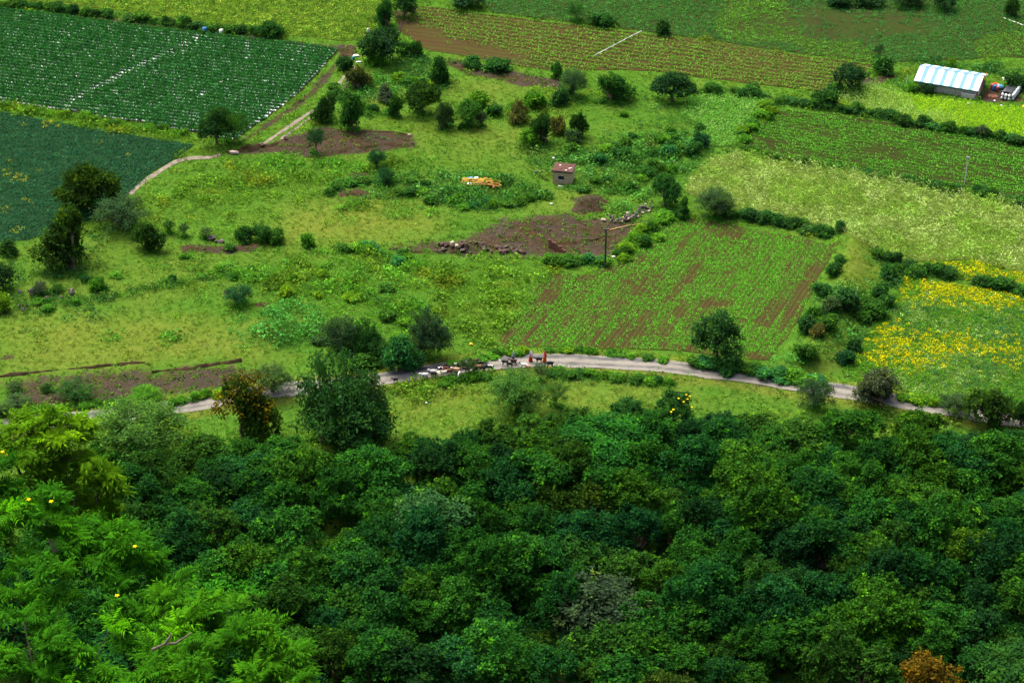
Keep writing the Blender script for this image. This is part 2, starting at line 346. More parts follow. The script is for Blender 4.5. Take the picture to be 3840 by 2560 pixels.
# low earth banks that step along the brown fallow plot
BANKMAT = plain('earth_bank', (.028, .019, .011), .95, .5, 1.1, 0)
def bank(line, w, h, seed):
    V_, Q_, u_ = ribbon(line, w, -.08, cols=9, wob=1.3, seed=seed)
    x, y = V_[:, 0], V_[:, 1]
    V_[:, 2] += h*np.cos(u_*math.pi)*(.1+1.2*vnoise(x, y, 1.5, seed)**1.5) + .22*(vnoise(x, y, .5, seed+1)-.5)
    return npmesh('earth_bank', V_, Q_, BANKMAT, smooth=True)
for i, (line, w, h) in enumerate((([(-63.35, 207.73), (-58.74, 209.06), (-55.22, 209.70), (-52.54, 210.05), (-50.40, 210.40), (-48.07, 210.74), (-45.64, 211.00)], .8, .35), ([(-44.47, 208.78), (-41.45, 209.34), (-38.77, 209.81), (-36.13, 210.63), (-33.64, 211.23)], .9, .45),
                     ([(-16.92, 240.91), (-13.24, 240.16), (-9.60, 239.80), (-7.58, 239.88)], 1.0, .4), ([(-42.82, 271.02), (-40.71, 271.95), (-38.15, 273.09), (-35.44, 274.71)], 1.3, .5), ([(-26.14, 272.14), (-22.85, 273.05), (-19.54, 273.55), (-14.87, 273.96)], 1.3, .35), ([(-26.61, 278.50), (-23.23, 278.82), (-19.81, 278.49), (-15.70, 277.51)], .9, .3),
                     ([(7.81, 242.34), (9.67, 243.17), (11.29, 242.94), (12.78, 244.54)], 1.2, .4))):
    tag(obj('earth_bank', bank(line, w, h, 40+i)), kind='structure')

# ---- fields: one soil sheet per plot
def field_sheet(name, poly, mtl, step=1.2, lift=.07):
    P = np.array(poly); x0, y0 = P.min(0); x1, y1 = P.max(0); B = []
    for a, b in zip(poly, poly[1:]+poly[:1]):
        k = max(1, int(math.dist(a, b)/1.5))
        for i in range(k):
            t = i/k; j = .0 if i == 0 else .22
            B.append((a[0]+(b[0]-a[0])*t+random.uniform(-j, j), a[1]+(b[1]-a[1])*t+random.uniform(-j, j)))
    X, Y = np.meshgrid(np.arange(x0, x1, step), np.arange(y0, y1, step)); X, Y = X.ravel(), Y.ravel()
    k = in_poly(X, Y, B) & (seg_dist(X, Y, B+B[:1]) > .4); pts = [Vector(p) for p in B]+[Vector(p) for p in zip(X[k], Y[k])]
    nb = len(B); vs, es, fs, *_ = delaunay_2d_cdt(pts, [(i, (i+1) % nb) for i in range(nb)], [list(range(nb))], 1, 1e-5)
    me = bpy.data.meshes.new(name); me.from_pydata([(v.x, v.y, hz(v.x, v.y)+lift) for v in vs], [], [tuple(f) for f in fs]); me.update()
    me.polygons.foreach_set('use_smooth', np.full(len(me.polygons), True)); me.materials.append(mtl)
    return tag(obj(name, me), kind='structure')
def field_material(name, a, b, c, ang=0, spacing=0, depth=.5):
    """soil/low growth in noise patches, with furrows every `spacing` metres along direction `ang`"""
    m, n, l, out = mat(name)
    geo = n.new('ShaderNodeNewGeometry').outputs['Position']
    rot = n.new('ShaderNodeVectorRotate'); rot.rotation_type = 'Z_AXIS'; rot.inputs['Angle'].default_value = -ang; l.new(geo, rot.inputs[0])
    mp = n.new('ShaderNodeMapping'); mp.inputs['Scale'].default_value = (.18, 1, 1); l.new(rot.outputs[0], mp.inputs[0])
    streak = noise(n, l, .9, 5, .65, mp.outputs[0]); patch = noise(n, l, .16, 4, .6, geo); fine = noise(n, l, 3.2, 5, .7, geo)
    f = mixc(n, l, .5, mixc(n, l, .5, streak, patch), fine)
    col = ramp(n, l, f, [(.36, a), (.5, b), (.64, c)])
    hgt_in = fine
    if spacing:
        w = n.new('ShaderNodeTexWave'); w.bands_direction = 'Y'; w.inputs['Scale'].default_value = 2*math.pi/spacing/20; w.inputs['Distortion'].default_value = .6; w.inputs['Detail'].default_value = 2
        l.new(rot.outputs[0], w.inputs['Vector']); hgt_in = mixc(n, l, .55, fine, w.outputs['Color'])
        col = mixc(n, l, mth(n, l, 'MULTIPLY', w.outputs['Fac'], depth), col, a)
    b_ = n.new('ShaderNodeBsdfPrincipled'); b_.inputs['Roughness'].default_value = .95; b_.inputs['Specular IOR Level'].default_value = 0
    l.new(col, b_.inputs['Base Color'])
    bp = n.new('ShaderNodeBump'); bp.inputs['Strength'].default_value = .7; bp.inputs['Distance'].default_value = .15; l.new(hgt_in, bp.inputs['Height']); l.new(bp.outputs[0], b_.inputs['Normal'])
    l.new(b_.outputs[0], out.inputs[0]); return m
def dirang(a, b): return math.atan2(b[1]-a[1], b[0]-a[0])
random.seed(2)
P_MULCH = [(-93.94, 330.51), (-89.71, 329.01), (-80.11, 326.22), (-70.62, 323.18), (-61.40, 321.06), (-52.68, 318.42), (-40.45, 314.49), (-29.02, 311.62), (-30.17, 307.43), (-32.13, 298.99), (-33.57, 293.71), (-36.48, 287.37), (-39.89, 280.49), (-42.04, 275.62), (-42.93, 275.55), (-46.73, 277.23), (-50.12, 278.85), (-57.58, 281.59), (-63.77, 284.19), (-72.54, 287.72), (-81.35, 290.83), (-85.11, 291.97)]
P_SOY = [(-84.95, 288.52), (-80.41, 286.63), (-72.91, 283.30), (-65.57, 280.26), (-56.24, 276.63), (-48.18, 273.68), (-50.22, 269.51), (-53.11, 264.96), (-55.44, 258.69), (-56.80, 253.43), (-59.33, 249.60), (-64.03, 245.47), (-67.22, 243.32), (-74.29, 242.55)]
P_YEL = [(-90.62, 340.16), (-21.64, 340.20), (-23.53, 329.59), (-24.18, 317.46), (-27.74, 315.44), (-39.81, 318.08), (-52.42, 323.72), (-69.16, 329.10), (-88.34, 333.30)]
P_ROWS = [(-17.46, 330.45), (-13.46, 329.91), (12.27, 321.26), (35.60, 314.24), (59.48, 304.69), (55.85, 299.49), (50.74, 293.25), (36.85, 297.16), (25.89, 301.34), (18.16, 303.19), (6.70, 302.35), (0.29, 304.30), (-8.40, 308.40), (-13.91, 310.51), (-19.21, 319.23), (-18.52, 323.52)]
P_DARK = [(-9.11, 340.67), (97.59, 340.42), (89.64, 306.38), (81.40, 308.30), (70.93, 306.47), (60.06, 305.21), (35.65, 314.82), (12.30, 322.01), (-3.50, 327.71)]
P_SPROUT = [(41.47, 286.60), (49.25, 284.96), (62.11, 280.52), (70.86, 277.16), (81.72, 272.36), (77.27, 253.28), (73.48, 255.30), (64.77, 259.42), (52.94, 264.73), (42.62, 269.57), (34.48, 272.98), (37.80, 279.55)]
P_PALE = [(30.57, 269.65), (34.38, 271.95), (42.51, 268.71), (52.81, 263.90), (64.61, 258.59), (73.29, 254.44), (77.07, 252.45), (72.42, 232.53), (68.85, 234.22), (62.50, 238.18), (52.34, 237.70), (48.63, 241.09), (46.86, 241.66), (42.44, 248.11), (34.23, 251.58), (28.91, 254.29), (24.97, 258.33), (26.53, 263.89)]
P_CENTRE = [(-2.34, 214.51), (-0.49, 219.73), (2.01, 226.14), (4.83, 233.37), (6.41, 233.50), (10.76, 233.34), (13.43, 235.77), (15.75, 238.35), (18.47, 243.67), (20.73, 250.35), (21.83, 251.18), (27.52, 249.36), (33.49, 246.79), (39.42, 244.68), (44.97, 241.09), (43.08, 237.28), (40.23, 230.56), (37.90, 224.39), (35.43, 218.24), (32.03, 211.38), (28.07, 212.17), (21.80, 213.88), (15.33, 214.78), (7.90, 215.30), (2.32, 215.32)]
P_GOLD = [(52.38, 232.75), (57.10, 231.47), (64.74, 229.12), (71.00, 226.35), (64.78, 199.82), (58.88, 201.43), (52.81, 202.63), (46.86, 204.79), (43.80, 205.62), (40.70, 208.12), (43.17, 213.89), (46.13, 218.83), (49.92, 226.67)]
P_GOLD2 = [(54.03, 237.19), (62.40, 237.69), (68.75, 233.74), (72.37, 232.30), (71.59, 228.91), (65.17, 231.16), (59.67, 232.77), (54.25, 235.06)]
P_BARNFIELD = [(51.29, 289.92), (52.07, 293.02), (54.41, 294.73), (56.93, 294.42), (61.24, 293.00), (63.99, 292.38), (70.54, 289.84), (76.10, 288.43), (83.78, 286.37), (81.22, 275.24), (78.06, 276.00), (68.75, 280.36), (60.16, 283.49), (54.72, 285.57)]
P_CORNER = [(81.07, 313.59), (83.36, 320.45), (85.16, 325.42), (91.90, 321.91), (89.77, 312.59), (86.22, 313.15)]
P_LEAFY = [(27.79, 292.52), (32.27, 292.69), (36.83, 291.26), (41.01, 288.95), (38.63, 284.08), (34.80, 275.37), (33.84, 273.57), (30.36, 273.28), (29.48, 278.77), (27.99, 283.00), (26.23, 284.04)]
ANG_MULCH = dirang(*[(-89.74, 329.14), (-52.68, 318.42)]); ANG_ROWS = dirang(*[(-13.44, 329.46), (59.12, 304.70)]); ANG_SPROUT = dirang(*[(41.47, 286.60), (77.63, 274.03)]); ANG_CENTRE = dirang(*[(6.05, 215.84), (16.62, 239.67)]); ANG_CORNER = dirang(*[(83.85, 319.77), (87.38, 318.49)])
SOILA, SOILB = (.030, .020, .015), (.065, .042, .030)
field_sheet('mulched_field', P_MULCH, field_material('mulched_soil', (0.0096, 0.0176, 0.0056), (0.016, 0.0208, 0.0072), (0.0224, 0.032, 0.0096), ANG_MULCH, 1.15))
field_sheet('dark_crop_field', P_SOY, field_material('dark_crop_soil', (0.0064, 0.0176, 0.008), (0.0104, 0.028, 0.0112), (0.0144, 0.036, 0.0128)))
field_sheet('yellow_green_field', P_YEL, field_material('yellow_green_soil', (0.0176, 0.04, 0.0048), (0.044, 0.076, 0.008), (0.08, 0.112, 0.0128)))
field_sheet('striped_field', P_ROWS, field_material('striped_soil', (0.0372, 0.02108, 0.01054), (0.03596, 0.03224, 0.00992), (0.031, 0.04464, 0.00868), ANG_ROWS, 1.5, .6))
field_sheet('upper_field', P_DARK, field_material('upper_soil', (0.024, 0.0168, 0.0084), (0.021, 0.03, 0.0078), (0.021, 0.0408, 0.0084)))
field_sheet('seedling_field', P_SPROUT, field_material('seedling_soil', (0.018, 0.0132, 0.006), (0.018, 0.03, 0.006), (0.021, 0.051, 0.006), ANG_SPROUT, 1.2, .45))
field_sheet('pale_field', P_PALE, field_material('pale_soil', (0.032, 0.06, 0.008), (0.064, 0.096, 0.0144), (0.104, 0.132, 0.028)))
field_sheet('sown_field', P_CENTRE, field_material('sown_soil', (.029, .018, .009), (.032, .030, .009), (.030, .056, .008), ANG_CENTRE, .62, .4))
field_sheet('gold_field', P_GOLD, field_material('gold_soil', (.02, .05, .007), (.035, .075, .008), (.06, .095, .008)))
field_sheet('gold_strip_field', P_GOLD2, field_material('gold_strip_soil', (0.028, 0.056, 0.0064), (0.064, 0.096, 0.0072), (0.112, 0.12, 0.0064)))
field_sheet('barn_field', P_BARNFIELD, field_material('barn_field_soil', (0.024, 0.06, 0.0064), (0.056, 0.104, 0.0072), (0.08, 0.128, 0.008)))
field_sheet('corner_field', P_CORNER, field_material('corner_soil', (0.024, 0.0144, 0.008), (0.0336, 0.0288, 0.0096), (0.0336, 0.052, 0.0096), ANG_CORNER, 1.4, .8))
field_sheet('leafy_field', P_LEAFY, field_material('leafy_soil', (0.012, 0.036, 0.0064), (0.024, 0.064, 0.008), (0.044, 0.088, 0.012)))
# ------------------------------------------------------------------ buildings and made things
WHITE = plain('white_paint', (.42, .43, .44), .45, .06, 1.5); BLUE = plain('blue_sheet', (.050, .165, .26), .45, .10, 1.5)
TEAL = plain('teal_paint', (.01, .20, .17), .6, .2, 2); CONC = plain('concrete_block', (.36, .33, .29), .9, .25, 2.5, bump=.3); DARKNET = plain('shade_net', (.012, .022, .024), .9, .4, 4)
REDP = plain('red_paint', (.35, .06, .05), .6, .3, 3); YELP = plain('yellow_sheet', (.75, .42, .02), .6, .15, 2); GREENP = plain('green_tarp', (.01, .10, .06), .7, .3, 2)
BLACKP = plain('black_tarp', (.02, .022, .025), .35, .4, 3, .5, bump=.6); BLUEP = plain('blue_plastic', (.02, .12, .30), .4, .15, 3); ORANGE = plain('orange_plastic', (.75, .16, .01), .5, .15, 3)
BRICK = plain('brick', (.22, .09, .055), .9, .35, 5, bump=.4); SACK = plain('white_sack', (.5, .5, .48), .8, .12, 5); WOODY = plain('yellow_timber', (.36, .21, .014), .7, .2, 4); WOODO = plain('orange_timber', (.17, .075, .018), .8, .3, 4)
RUSTROOF = plain('rusty_roof', (.050, .016, .008), .85, .5, 2.2, bump=.3); STAINWALL = plain('stained_wall', (.34, .25, .14), .9, .30, 1.6, bump=.3); POLEM = plain('dark_pole', (.035, .028, .026), .7, .3, 3); GALV = plain('grey_pole', (.34, .34, .34), .6, .2, 3)
MUDWALL = plain('mud_brick', (.075, .034, .020), .95, .4, 1.8, bump=.5); BAMBOO = plain('bamboo', (.40, .24, .08), .7, .2, 4); STONE = plain('stone', (.060, .053, .043), .9, .45, 2.5, bump=.5); PALESTONE = plain('pale_stone', (.28, .22, .17), .9, .2, 3, bump=.4)
EARTHSTONE = plain('earthy_stone', (.055, .034, .024), .95, .5, 2.5, bump=.5)
PETAL = plain('yellow_petal', (.50, .40, .008), .7, .1, 3, 0)
JUTE = plain('cream_cloth', (.68, .62, .5), .9, .15, 4)

def barn():
    Lh, Wd, EV, RI = 11.0, 6.4, 1.75, 1.05      # length, width, eave height, ridge rise
    p0 = (65.02, 294.85); p1 = (74.06, 291.74)
    a = math.atan2(p1[1]-p0[1], p1[0]-p0[0])-R(5); Lh = math.dist(p0, p1)
    t = empty('barn', (*p0, hz(*p0)), a, 'long farm shed with blue and white striped roof and grey block walls', 'shed')
    ov = .45; x0, x1 = -ov-.1, Lh+.22; k = 13; ws = [1.25 if i % 2 == 0 else .85 for i in range(k)]; s = (x1-x0)/sum(ws)
    for side in (0, 1):
        x = x0
        for i in range(k):
            w = ws[i]*s; m = WHITE if i % 2 == 0 else BLUE
            mb = MB(); nr = max(3, int(w/.22)); vs = []; 
            for j in range(nr*2+1):                                  # corrugated sheet with thickness
                xx = x+w*j/(nr*2); zz = .025*(j % 2)
                e = (-.5, EV-.16) if side == 0 else (Wd+.5, EV-.16); r_ = (Wd/2, EV+RI)
                vs += [(xx, e[0], e[1]+zz), (xx, r_[0], r_[1]+zz), (xx, r_[0], r_[1]+zz-.03), (xx, e[0], e[1]+zz-.03)]
            fs = []
            for j in range(nr*2):
                b = 4*j
                fs += [(b, b+4, b+5, b+1), (b+2, b+6, b+7, b+3), (b+3, b+7, b+4, b)]
            fs += [(0, 1, 2, 3), (8*nr+3, 8*nr+2, 8*nr+1, 8*nr)]
            obj('roof_panel', mb.add(vs, fs).mesh('roof_panel', m), t); x += w
    obj('ridge_cap', MB().add([(x0, Wd/2-.22, EV+RI-.02), (x0, Wd/2, EV+RI+.07), (x0, Wd/2+.22, EV+RI-.02), (x1, Wd/2-.22, EV+RI-.02), (x1, Wd/2, EV+RI+.07), (x1, Wd/2+.22, EV+RI-.02)], [(0, 3, 4, 1), (1, 4, 5, 2), (0, 1, 2), (5, 4, 3)]).mesh('ridge_cap', BLUE), t)
    obj('fascia', MB().box(x0, x1, -.5, -.46, EV-.30, EV-.18).mesh('fascia', TEAL), t)
    low = 1.15
    obj('wall', MB().box(0, Lh, 0, .18, -.3, low).mesh('front_wall', CONC), t); obj('wall', MB().box(0, Lh, Wd-.18, Wd, -.3, EV).mesh('back_wall', CONC), t)
    for xx in (0, Lh-.18):
        obj('gable_wall', MB().add([(xx, .18, -.3), (xx+.18, .18, -.3), (xx+.18, Wd-.18, -.3), (xx, Wd-.18, -.3), (xx, .18, EV-.1), (xx+.18, .18, EV-.1), (xx+.18, Wd-.18, EV-.1), (xx, Wd-.18, EV-.1), (xx, Wd/2, EV+RI-.12), (xx+.18, Wd/2, EV+RI-.12)],
            [(0, 3, 2, 1), (1, 2, 6, 9, 5), (0, 4, 8, 7, 3), (0, 1, 5, 4), (2, 3, 7, 6), (4, 5, 9, 8), (6, 7, 8, 9)]).mesh('gable_wall', CONC), t)
    obj('shade_net', MB().box(.2, Lh-.2, .10, .13, low, EV-.15).mesh('shade_net', DARKNET), t)
    for i in range(7):
        xx = .1+(Lh-.3)*i/6
        obj('post', MB().box(xx, xx+.1, -.04, .06, low, EV).mesh('post', REDP if i == 6 else GALV), t)
    obj('corner_post', MB().box(Lh-.02, Lh+.16, -.10, .08, -.3, EV-.1).mesh('corner_post', REDP), t)
    obj('door', MB().box(Lh+.01, Lh+.06, 3.1, 4.1, 0, 1.7).mesh('door', REDP), t)
    mb = MB(); n = 14; vs = [(Lh+.07, 4.25+1.0*math.cos(math.pi+math.pi*i/n)+.9, 2.05+.95*math.sin(math.pi+math.pi*i/n)) for i in range(n+1)]
    vs2 = [(x+.04, y, z) for x, y, z in vs]
    obj('yellow_sheet', mb.add(vs+vs2, [tuple(range(n+1)), tuple(range(2*n+1, n, -1))]+[(i, i+n+1, i+n+2, i+1) for i in range(n)]).mesh('yellow_sheet', YELP), t, (0, .0, .15))
    obj('green_sheet', MB().box(Lh+.02, Lh+.05, 4.2, 6.2, 0, 1.9).mesh('green_sheet', GREENP), t)
    obj('gable_trim', MB().add([(Lh+.20, -.5, EV-.35), (Lh+.20, Wd/2, EV+RI-.2), (Lh+.20, Wd/2, EV+RI-.04), (Lh+.20, -.5, EV-.2), (Lh+.16, -.5, EV-.35), (Lh+.16, Wd/2, EV+RI-.2), (Lh+.16, Wd/2, EV+RI-.04), (Lh+.16, -.5, EV-.2)],
        [(0, 1, 2, 3), (7, 6, 5, 4), (0, 4, 5, 1), (2, 6, 7, 3), (0, 3, 7, 4), (1, 5, 6, 2)]).mesh('gable_trim', TEAL), t)
    return t
BARN = barn()

def soft_lump(name, mtl, dims, seed, sub=3, amp=.25, flatten=.0):
    """irregular closed lump standing on z=0"""
    bm = bmesh.new(); bmesh.ops.create_icosphere(bm, subdivisions=sub, radius=1)
    r = random.Random(seed); ph = [r.uniform(0, 6) for _ in range(9)]
    for v in bm.verts:
        c = v.co.copy(); k = 1+amp*(.5*math.sin(2.3*c.x+ph[0])*math.sin(2.1*c.y+ph[1])+.3*math.sin(4.7*c.z+ph[2]+3*c.x)+.25*math.sin(6.1*c.y+ph[3]-4*c.z)+.3*r.uniform(-.5, .5))
        v.co = Vector((c.x*dims[0]/2*k, c.y*dims[1]/2*k, (max(c.z*k, -1+flatten)+1-flatten)*dims[2]/2))
    me = bpy.data.meshes.new(name); bm.to_mesh(me); bm.free(); me.materials.append(mtl)
    if mtl not in (STONE, EARTHSTONE, PALESTONE): me.polygons.foreach_set('use_smooth', np.full(len(me.polygons), True))
    return me

def water_trough():
    g = (72.60, 291.52); t = empty('water_trough', (*g, hz(*g)), BARN.rotation_euler.z, 'grey block water trough with pale rim in front of the striped shed', 'trough')
    w, d, h = 2.2, 1.1, .75
    obj('basin', MB().box(-w/2, w/2, -d/2, -d/2+.12, -.1, h).box(-w/2, w/2, d/2-.12, d/2, -.1, h).box(-w/2, -w/2+.12, -d/2+.12, d/2-.12, -.1, h).box(w/2-.12, w/2, -d/2+.12, d/2-.12, -.1, h).mesh('basin', CONC), t)
    obj('rim', MB().box(-w/2-.04, w/2+.04, -d/2-.05, -d/2+.15, h, h+.06).box(-w/2-.04, w/2+.04, d/2-.15, d/2+.05, h, h+.06).box(-w/2-.04, -w/2+.15, -d/2+.15, d/2-.15, h, h+.06).box(w/2-.15, w/2+.04, -d/2+.15, d/2-.15, h, h+.06).mesh('rim', WHITE), t)
    obj('water', MB().box(-w/2+.12, w/2-.12, -d/2+.12, d/2-.12, .3, .5).mesh('water', DARKNET), t)
water_trough()

def tarp_heap():
    a = (78.49, 291.20); t = empty('tarp_covered_stack', (*a, hz(*a)), R(62), 'black tarpaulin stretched over a stack with white sacks along its sides', 'covered stack')
    Lh, Wd, Ht = 5.2, 1.9, 1.25
    V, F_ = [], []; nu, nv = 14, 10; r = random.Random(5)
    for i in range(nu+1):
        for j in range(nv+1):
            u, v = i/nu, j/nv*2-1; z = Ht*(1-.16*abs(v)**3)*(.9+.1*math.cos(u*5))+r.uniform(-.05, .05)-(.75 if abs(v) > .95 else 0)*(.4+.6*r.random())
            V.append((u*Lh, v*Wd/2*(1.05 if abs(v) > .95 else 1), z))
    for i in range(nu):
        for j in range(nv):
            b = i*(nv+1)+j; F_.append((b, b+nv+1, b+nv+2, b+1))
    for i in (0, nu):                                                 # tarp hanging down at both ends
        b = len(V)
        for j in range(nv+1): V.append((i/nu*Lh+(.15 if i else -.15), (j/nv*2-1)*Wd/2, .15+.2*r.random()))
        for j in range(nv):
            q = (i*(nv+1)+j, i*(nv+1)+j+1, b+j+1, b+j); F_.append(q if i else q[::-1])
    obj('tarpaulin', MB().add(V, F_).mesh('tarpaulin', BLACKP, True), t)
    obj('stacked_load', MB().box(.1, Lh-.1, -Wd/2+.15, Wd/2-.15, 0, Ht*.8).mesh('stacked_load', DARKNET), t)
    for k, (x, y, n) in enumerate([(.2+.78*i, -Wd/2-.12, 2) for i in range(7)]+[(-.35, -.6+.55*i, 2) for i in range(3)]):
        for j in range(n):
            o = obj('sack', soft_lump('sack', SACK, (.85 if y < -.9 else .5, .45, .6), 100+k*3+j, 2, .2), t, (x, y, .5*j)); o.rotation_euler.z = r.uniform(-.2, .2)
tarp_heap()
def board(name, a, b, w, th, mtl, label, cat, z=0, group=None, zb=None):
    """a plank lying between two ground points"""
    L = math.dist(a, b); o = obj(name, MB().box(0, L, -w/2, w/2, 0, th).mesh(name, mtl), loc=(*a, hz(*a)+z))
    zb = z if zb is None else zb
    o.rotation_euler = (0, -math.atan2(hz(*b)+zb-hz(*a)-z, L), math.atan2(b[1]-a[1], b[0]-a[0])); return tag(o, label, cat, group)
board('white_board', (79.01, 296.80), (81.48, 296.13), .5, .06, WHITE, 'white board lying across the far end of the tarpaulin stack', 'board', 1.2)
def place(name, mtl_me, g, label, cat, rz=0, dz=0, group=None):
    o = obj(name, mtl_me, loc=(*g, hz(*g)+dz)); o.rotation_euler.z = rz; return tag(o, label, cat, group)
def barrel_mesh(mtl, h=.9, r=.3):
    return MB().lathe([(r*.93, 0), (r, .04), (r, h*.3), (r*1.05, h*.33), (r, h*.36), (r, h*.63), (r*1.05, h*.66), (r, h*.69), (r, h*.95), (r*.93, h), (r*.8, h), (r*.8, h-.03)]).mesh('barrel', mtl, True)
place('blue_tarp_bundle', soft_lump('blue_tarp_bundle', BLUE, (1.3, 1.0, .6), 7, 3, .3), (78.48, 295.32), 'light blue tarpaulin bundle beside the black covered stack', 'tarp')
place('barrel', barrel_mesh(BLUEP), (77.36, 294.60), 'dark blue plastic barrel standing by the shed gable', 'barrel')
place('barrel', barrel_mesh(REDP), (77.06, 294.97), 'red plastic barrel behind the dark blue barrel at the shed gable', 'barrel')
place('barrel', barrel_mesh(REDP, .7), (77.77, 294.53), 'short red drum closest to the blue tarpaulin bundle', 'barrel')
place('crate', MB().box(-.3, .3, -.2, .2, 0, .08).box(-.3, -.26, -.2, .2, .08, .4).box(.26, .3, -.2, .2, .08, .4).box(-.26, .26, -.2, -.16, .08, .4).box(-.26, .26, .16, .2, .08, .4).mesh('crate', ORANGE), (77.71, 295.85), 'orange plastic crate behind the barrels at the shed gable', 'crate', .3, .3)
place('sack', soft_lump('sack', YELP, (.45, .4, .45), 12, 2, .2), (70.94, 292.38), 'small yellow bag on the ground in front of the shed wall', 'bag')
place('sack', soft_lump('sack', SACK, (.35, .3, .35), 13, 2, .2), (71.00, 292.08), 'small white bag beside the yellow bag by the shed', 'bag')
place('rock', soft_lump('rock', PALESTONE, (.9, .5, .4), 14, 2, .4), (67.81, 293.67), 'pale stone lying against the shed wall', 'stone')
for i, (g, lb) in enumerate((((72.15, 288.80), 'white plastic bag in the bright crop below the water trough'), ((77.19, 288.29), 'white plastic bag in the crop below the black tarpaulin'), ((76.47, 290.10), 'white scrap at the edge of the brown yard'), ((78.44, 296.54), 'white scrap behind the barrels'), ((79.84, 298.51), 'white scrap high behind the tarpaulin stack'))):
    place('plastic_bag', soft_lump('plastic_bag', SACK, (.42, .35, .3), 20+i, 2, .35), g, lb, 'plastic bag')
place('sack', soft_lump('sack', YELP, (.7, .5, .6), 31, 2, .2), (80.52, 287.38), 'yellow sack at the edge of the crop below the shed', 'bag')
def brick_patch():
    t = empty('brick_stack', (*(76.64, 292.11), hz(*(76.64, 292.11))), R(-10), 'low stack of pale red bricks on the brown yard by the shed', 'bricks')
    me = MB().box(-.11, .11, -.055, .055, 0, .075).mesh('brick', BRICK)
    for i in range(6):
        for j in range(8):
            for k in range(1+(i+j) % 2):
                obj('brick', me, t, (i*.235-.6, j*.125-.45, .078*k))
brick_patch()
for g, h, lb in (((63.59, 296.60), 1.5, 'weathered fence post in the grass off the near end of the shed'), ((66.05, 294.05), 1.1, 'short grey post leaning by the dark brush at the shed wall'), ((66.68, 293.62), 1.0, 'pale stump post beside the leaning grey post at the shed')):
    tag(obj('fence_post', MB().tube([(0, 0, -.2), (.03, 0, h*.5), (.05, .02, h)], [.07, .06, .05], 6).mesh('fence_post', GALV), loc=(*g, hz(*g))), lb, 'post')

def shack():
    p0 = (5.94, 261.25); p1 = (8.68, 260.69); a = math.atan2(p1[1]-p0[1], p1[0]-p0[0]); Lw = math.dist(p0, p1); Dp, Ht, th = 2.5, 1.95, .18
    t = empty('hut', (*p0, hz(*p0)), a, 'small abandoned block hut with rusty red roof among green weeds', 'hut')
    wx0, wx1, wz0, wz1 = .75, 1.75, .65, 1.35
    obj('front_wall', MB().box(0, wx0, 0, th, -.5, Ht).box(wx1, Lw, 0, th, -.5, Ht).box(wx0, wx1, 0, th, -.5, wz0).box(wx0, wx1, 0, th, wz1, Ht).mesh('front_wall', STAINWALL), t)
    obj('side_wall', MB().box(Lw-th, Lw, th, Dp, -.5, Ht).mesh('side_wall', STAINWALL), t); obj('side_wall', MB().box(0, th, th, Dp, -.5, Ht).mesh('side_wall', STAINWALL), t)
    obj('back_wall', MB().box(th, Lw-th, Dp-th, Dp, -.5, Ht).mesh('back_wall', STAINWALL), t)
    w = obj('window', MB().box(wx0, wx1, .10, .13, wz0, wz1).mesh('window', DARKNET), t)
    obj('window_frame', MB().box(wx0, wx0+.06, -.02, .10, wz0, wz1).box(wx1-.06, wx1, -.02, .10, wz0, wz1).box(wx0+.06, wx1-.06, -.02, .10, wz1-.06, wz1).mesh('window_frame', GALV), w)
    obj('sill', MB().box(wx0-.08, wx1+.08, -.1, .0, wz0-.08, wz0).mesh('sill', CONC), w)
    obj('roof_slab', MB().box(-.18, Lw+.18, -.18, Dp+.18, Ht, Ht+.16).mesh('roof_slab', plain('sooty_slab', (.03, .026, .021), .95, .5, 2)), t)
    for i in range(5):                                               # rusty sheets on the slab
        x = -.1+i*(Lw+.2)/5
        o = obj('roof_sheet', MB().box(x, x+(Lw+.2)/5-.03, -.1, Dp+.1, Ht+.165, Ht+.185+.012*(i % 2)).mesh('roof_sheet', RUSTROOF), t)
    for x, y in ((.8, 1.75), (2.3, 1.0), (2.45, 1.15), (1.9, .3)):
        o = obj('pale_scrap', MB().box(-.14, .14, -.09, .09, 0, .03).mesh('pale_scrap', WHITE), t, (x, y, Ht+.205)); o.rotation_euler.z = .5
    obj('step', MB().box(.9, 1.9, -.9, -.5, -.3, .06).mesh('step', CONC), t)
shack()
place('barrel', barrel_mesh(ORANGE, .4, .22), (4.18, 264.74), 'small orange drum in the weeds beside the rusty roofed hut', 'barrel')
place('plastic_bag', soft_lump('plastic_bag', BLUEP, (.4, .4, .3), 41, 2, .3), (3.52, 264.69), 'blue plastic scrap in the weeds near the orange drum', 'plastic bag')
place('plastic_bag', soft_lump('plastic_bag', SACK, (.4, .35, .35), 42, 2, .3), (6.16, 266.01), 'white bag standing behind the hut roof corner', 'plastic bag', dz=1.7)
def broken_wall():
    p0 = (4.92, 241.33); p1 = (7.49, 239.05); L = math.dist(p0, p1); t = empty('ruined_wall', (*p0, hz(*p0)), math.atan2(p1[1]-p0[1], p1[0]-p0[0]), 'broken red brown mud brick wall at the bare plot edge', 'wall')
    r = random.Random(3); me = [MB().box(0, .36, -.12, .12, 0, .17).mesh('brick', MUDWALL)]
    n = int(L/.38)
    for i in range(n):
        top = int(9-6*(i/n)+r.uniform(-1, 1)); top = max(3, top)
        for k in range(top):
            if r.random() < .07 and k > 2: continue
            o = obj('brick', me[0], t, (i*.38+(.19 if k % 2 else 0), r.uniform(-.015, .015), -.15+.18*k)); o.rotation_euler.z = r.uniform(-.03, .03)
broken_wall()

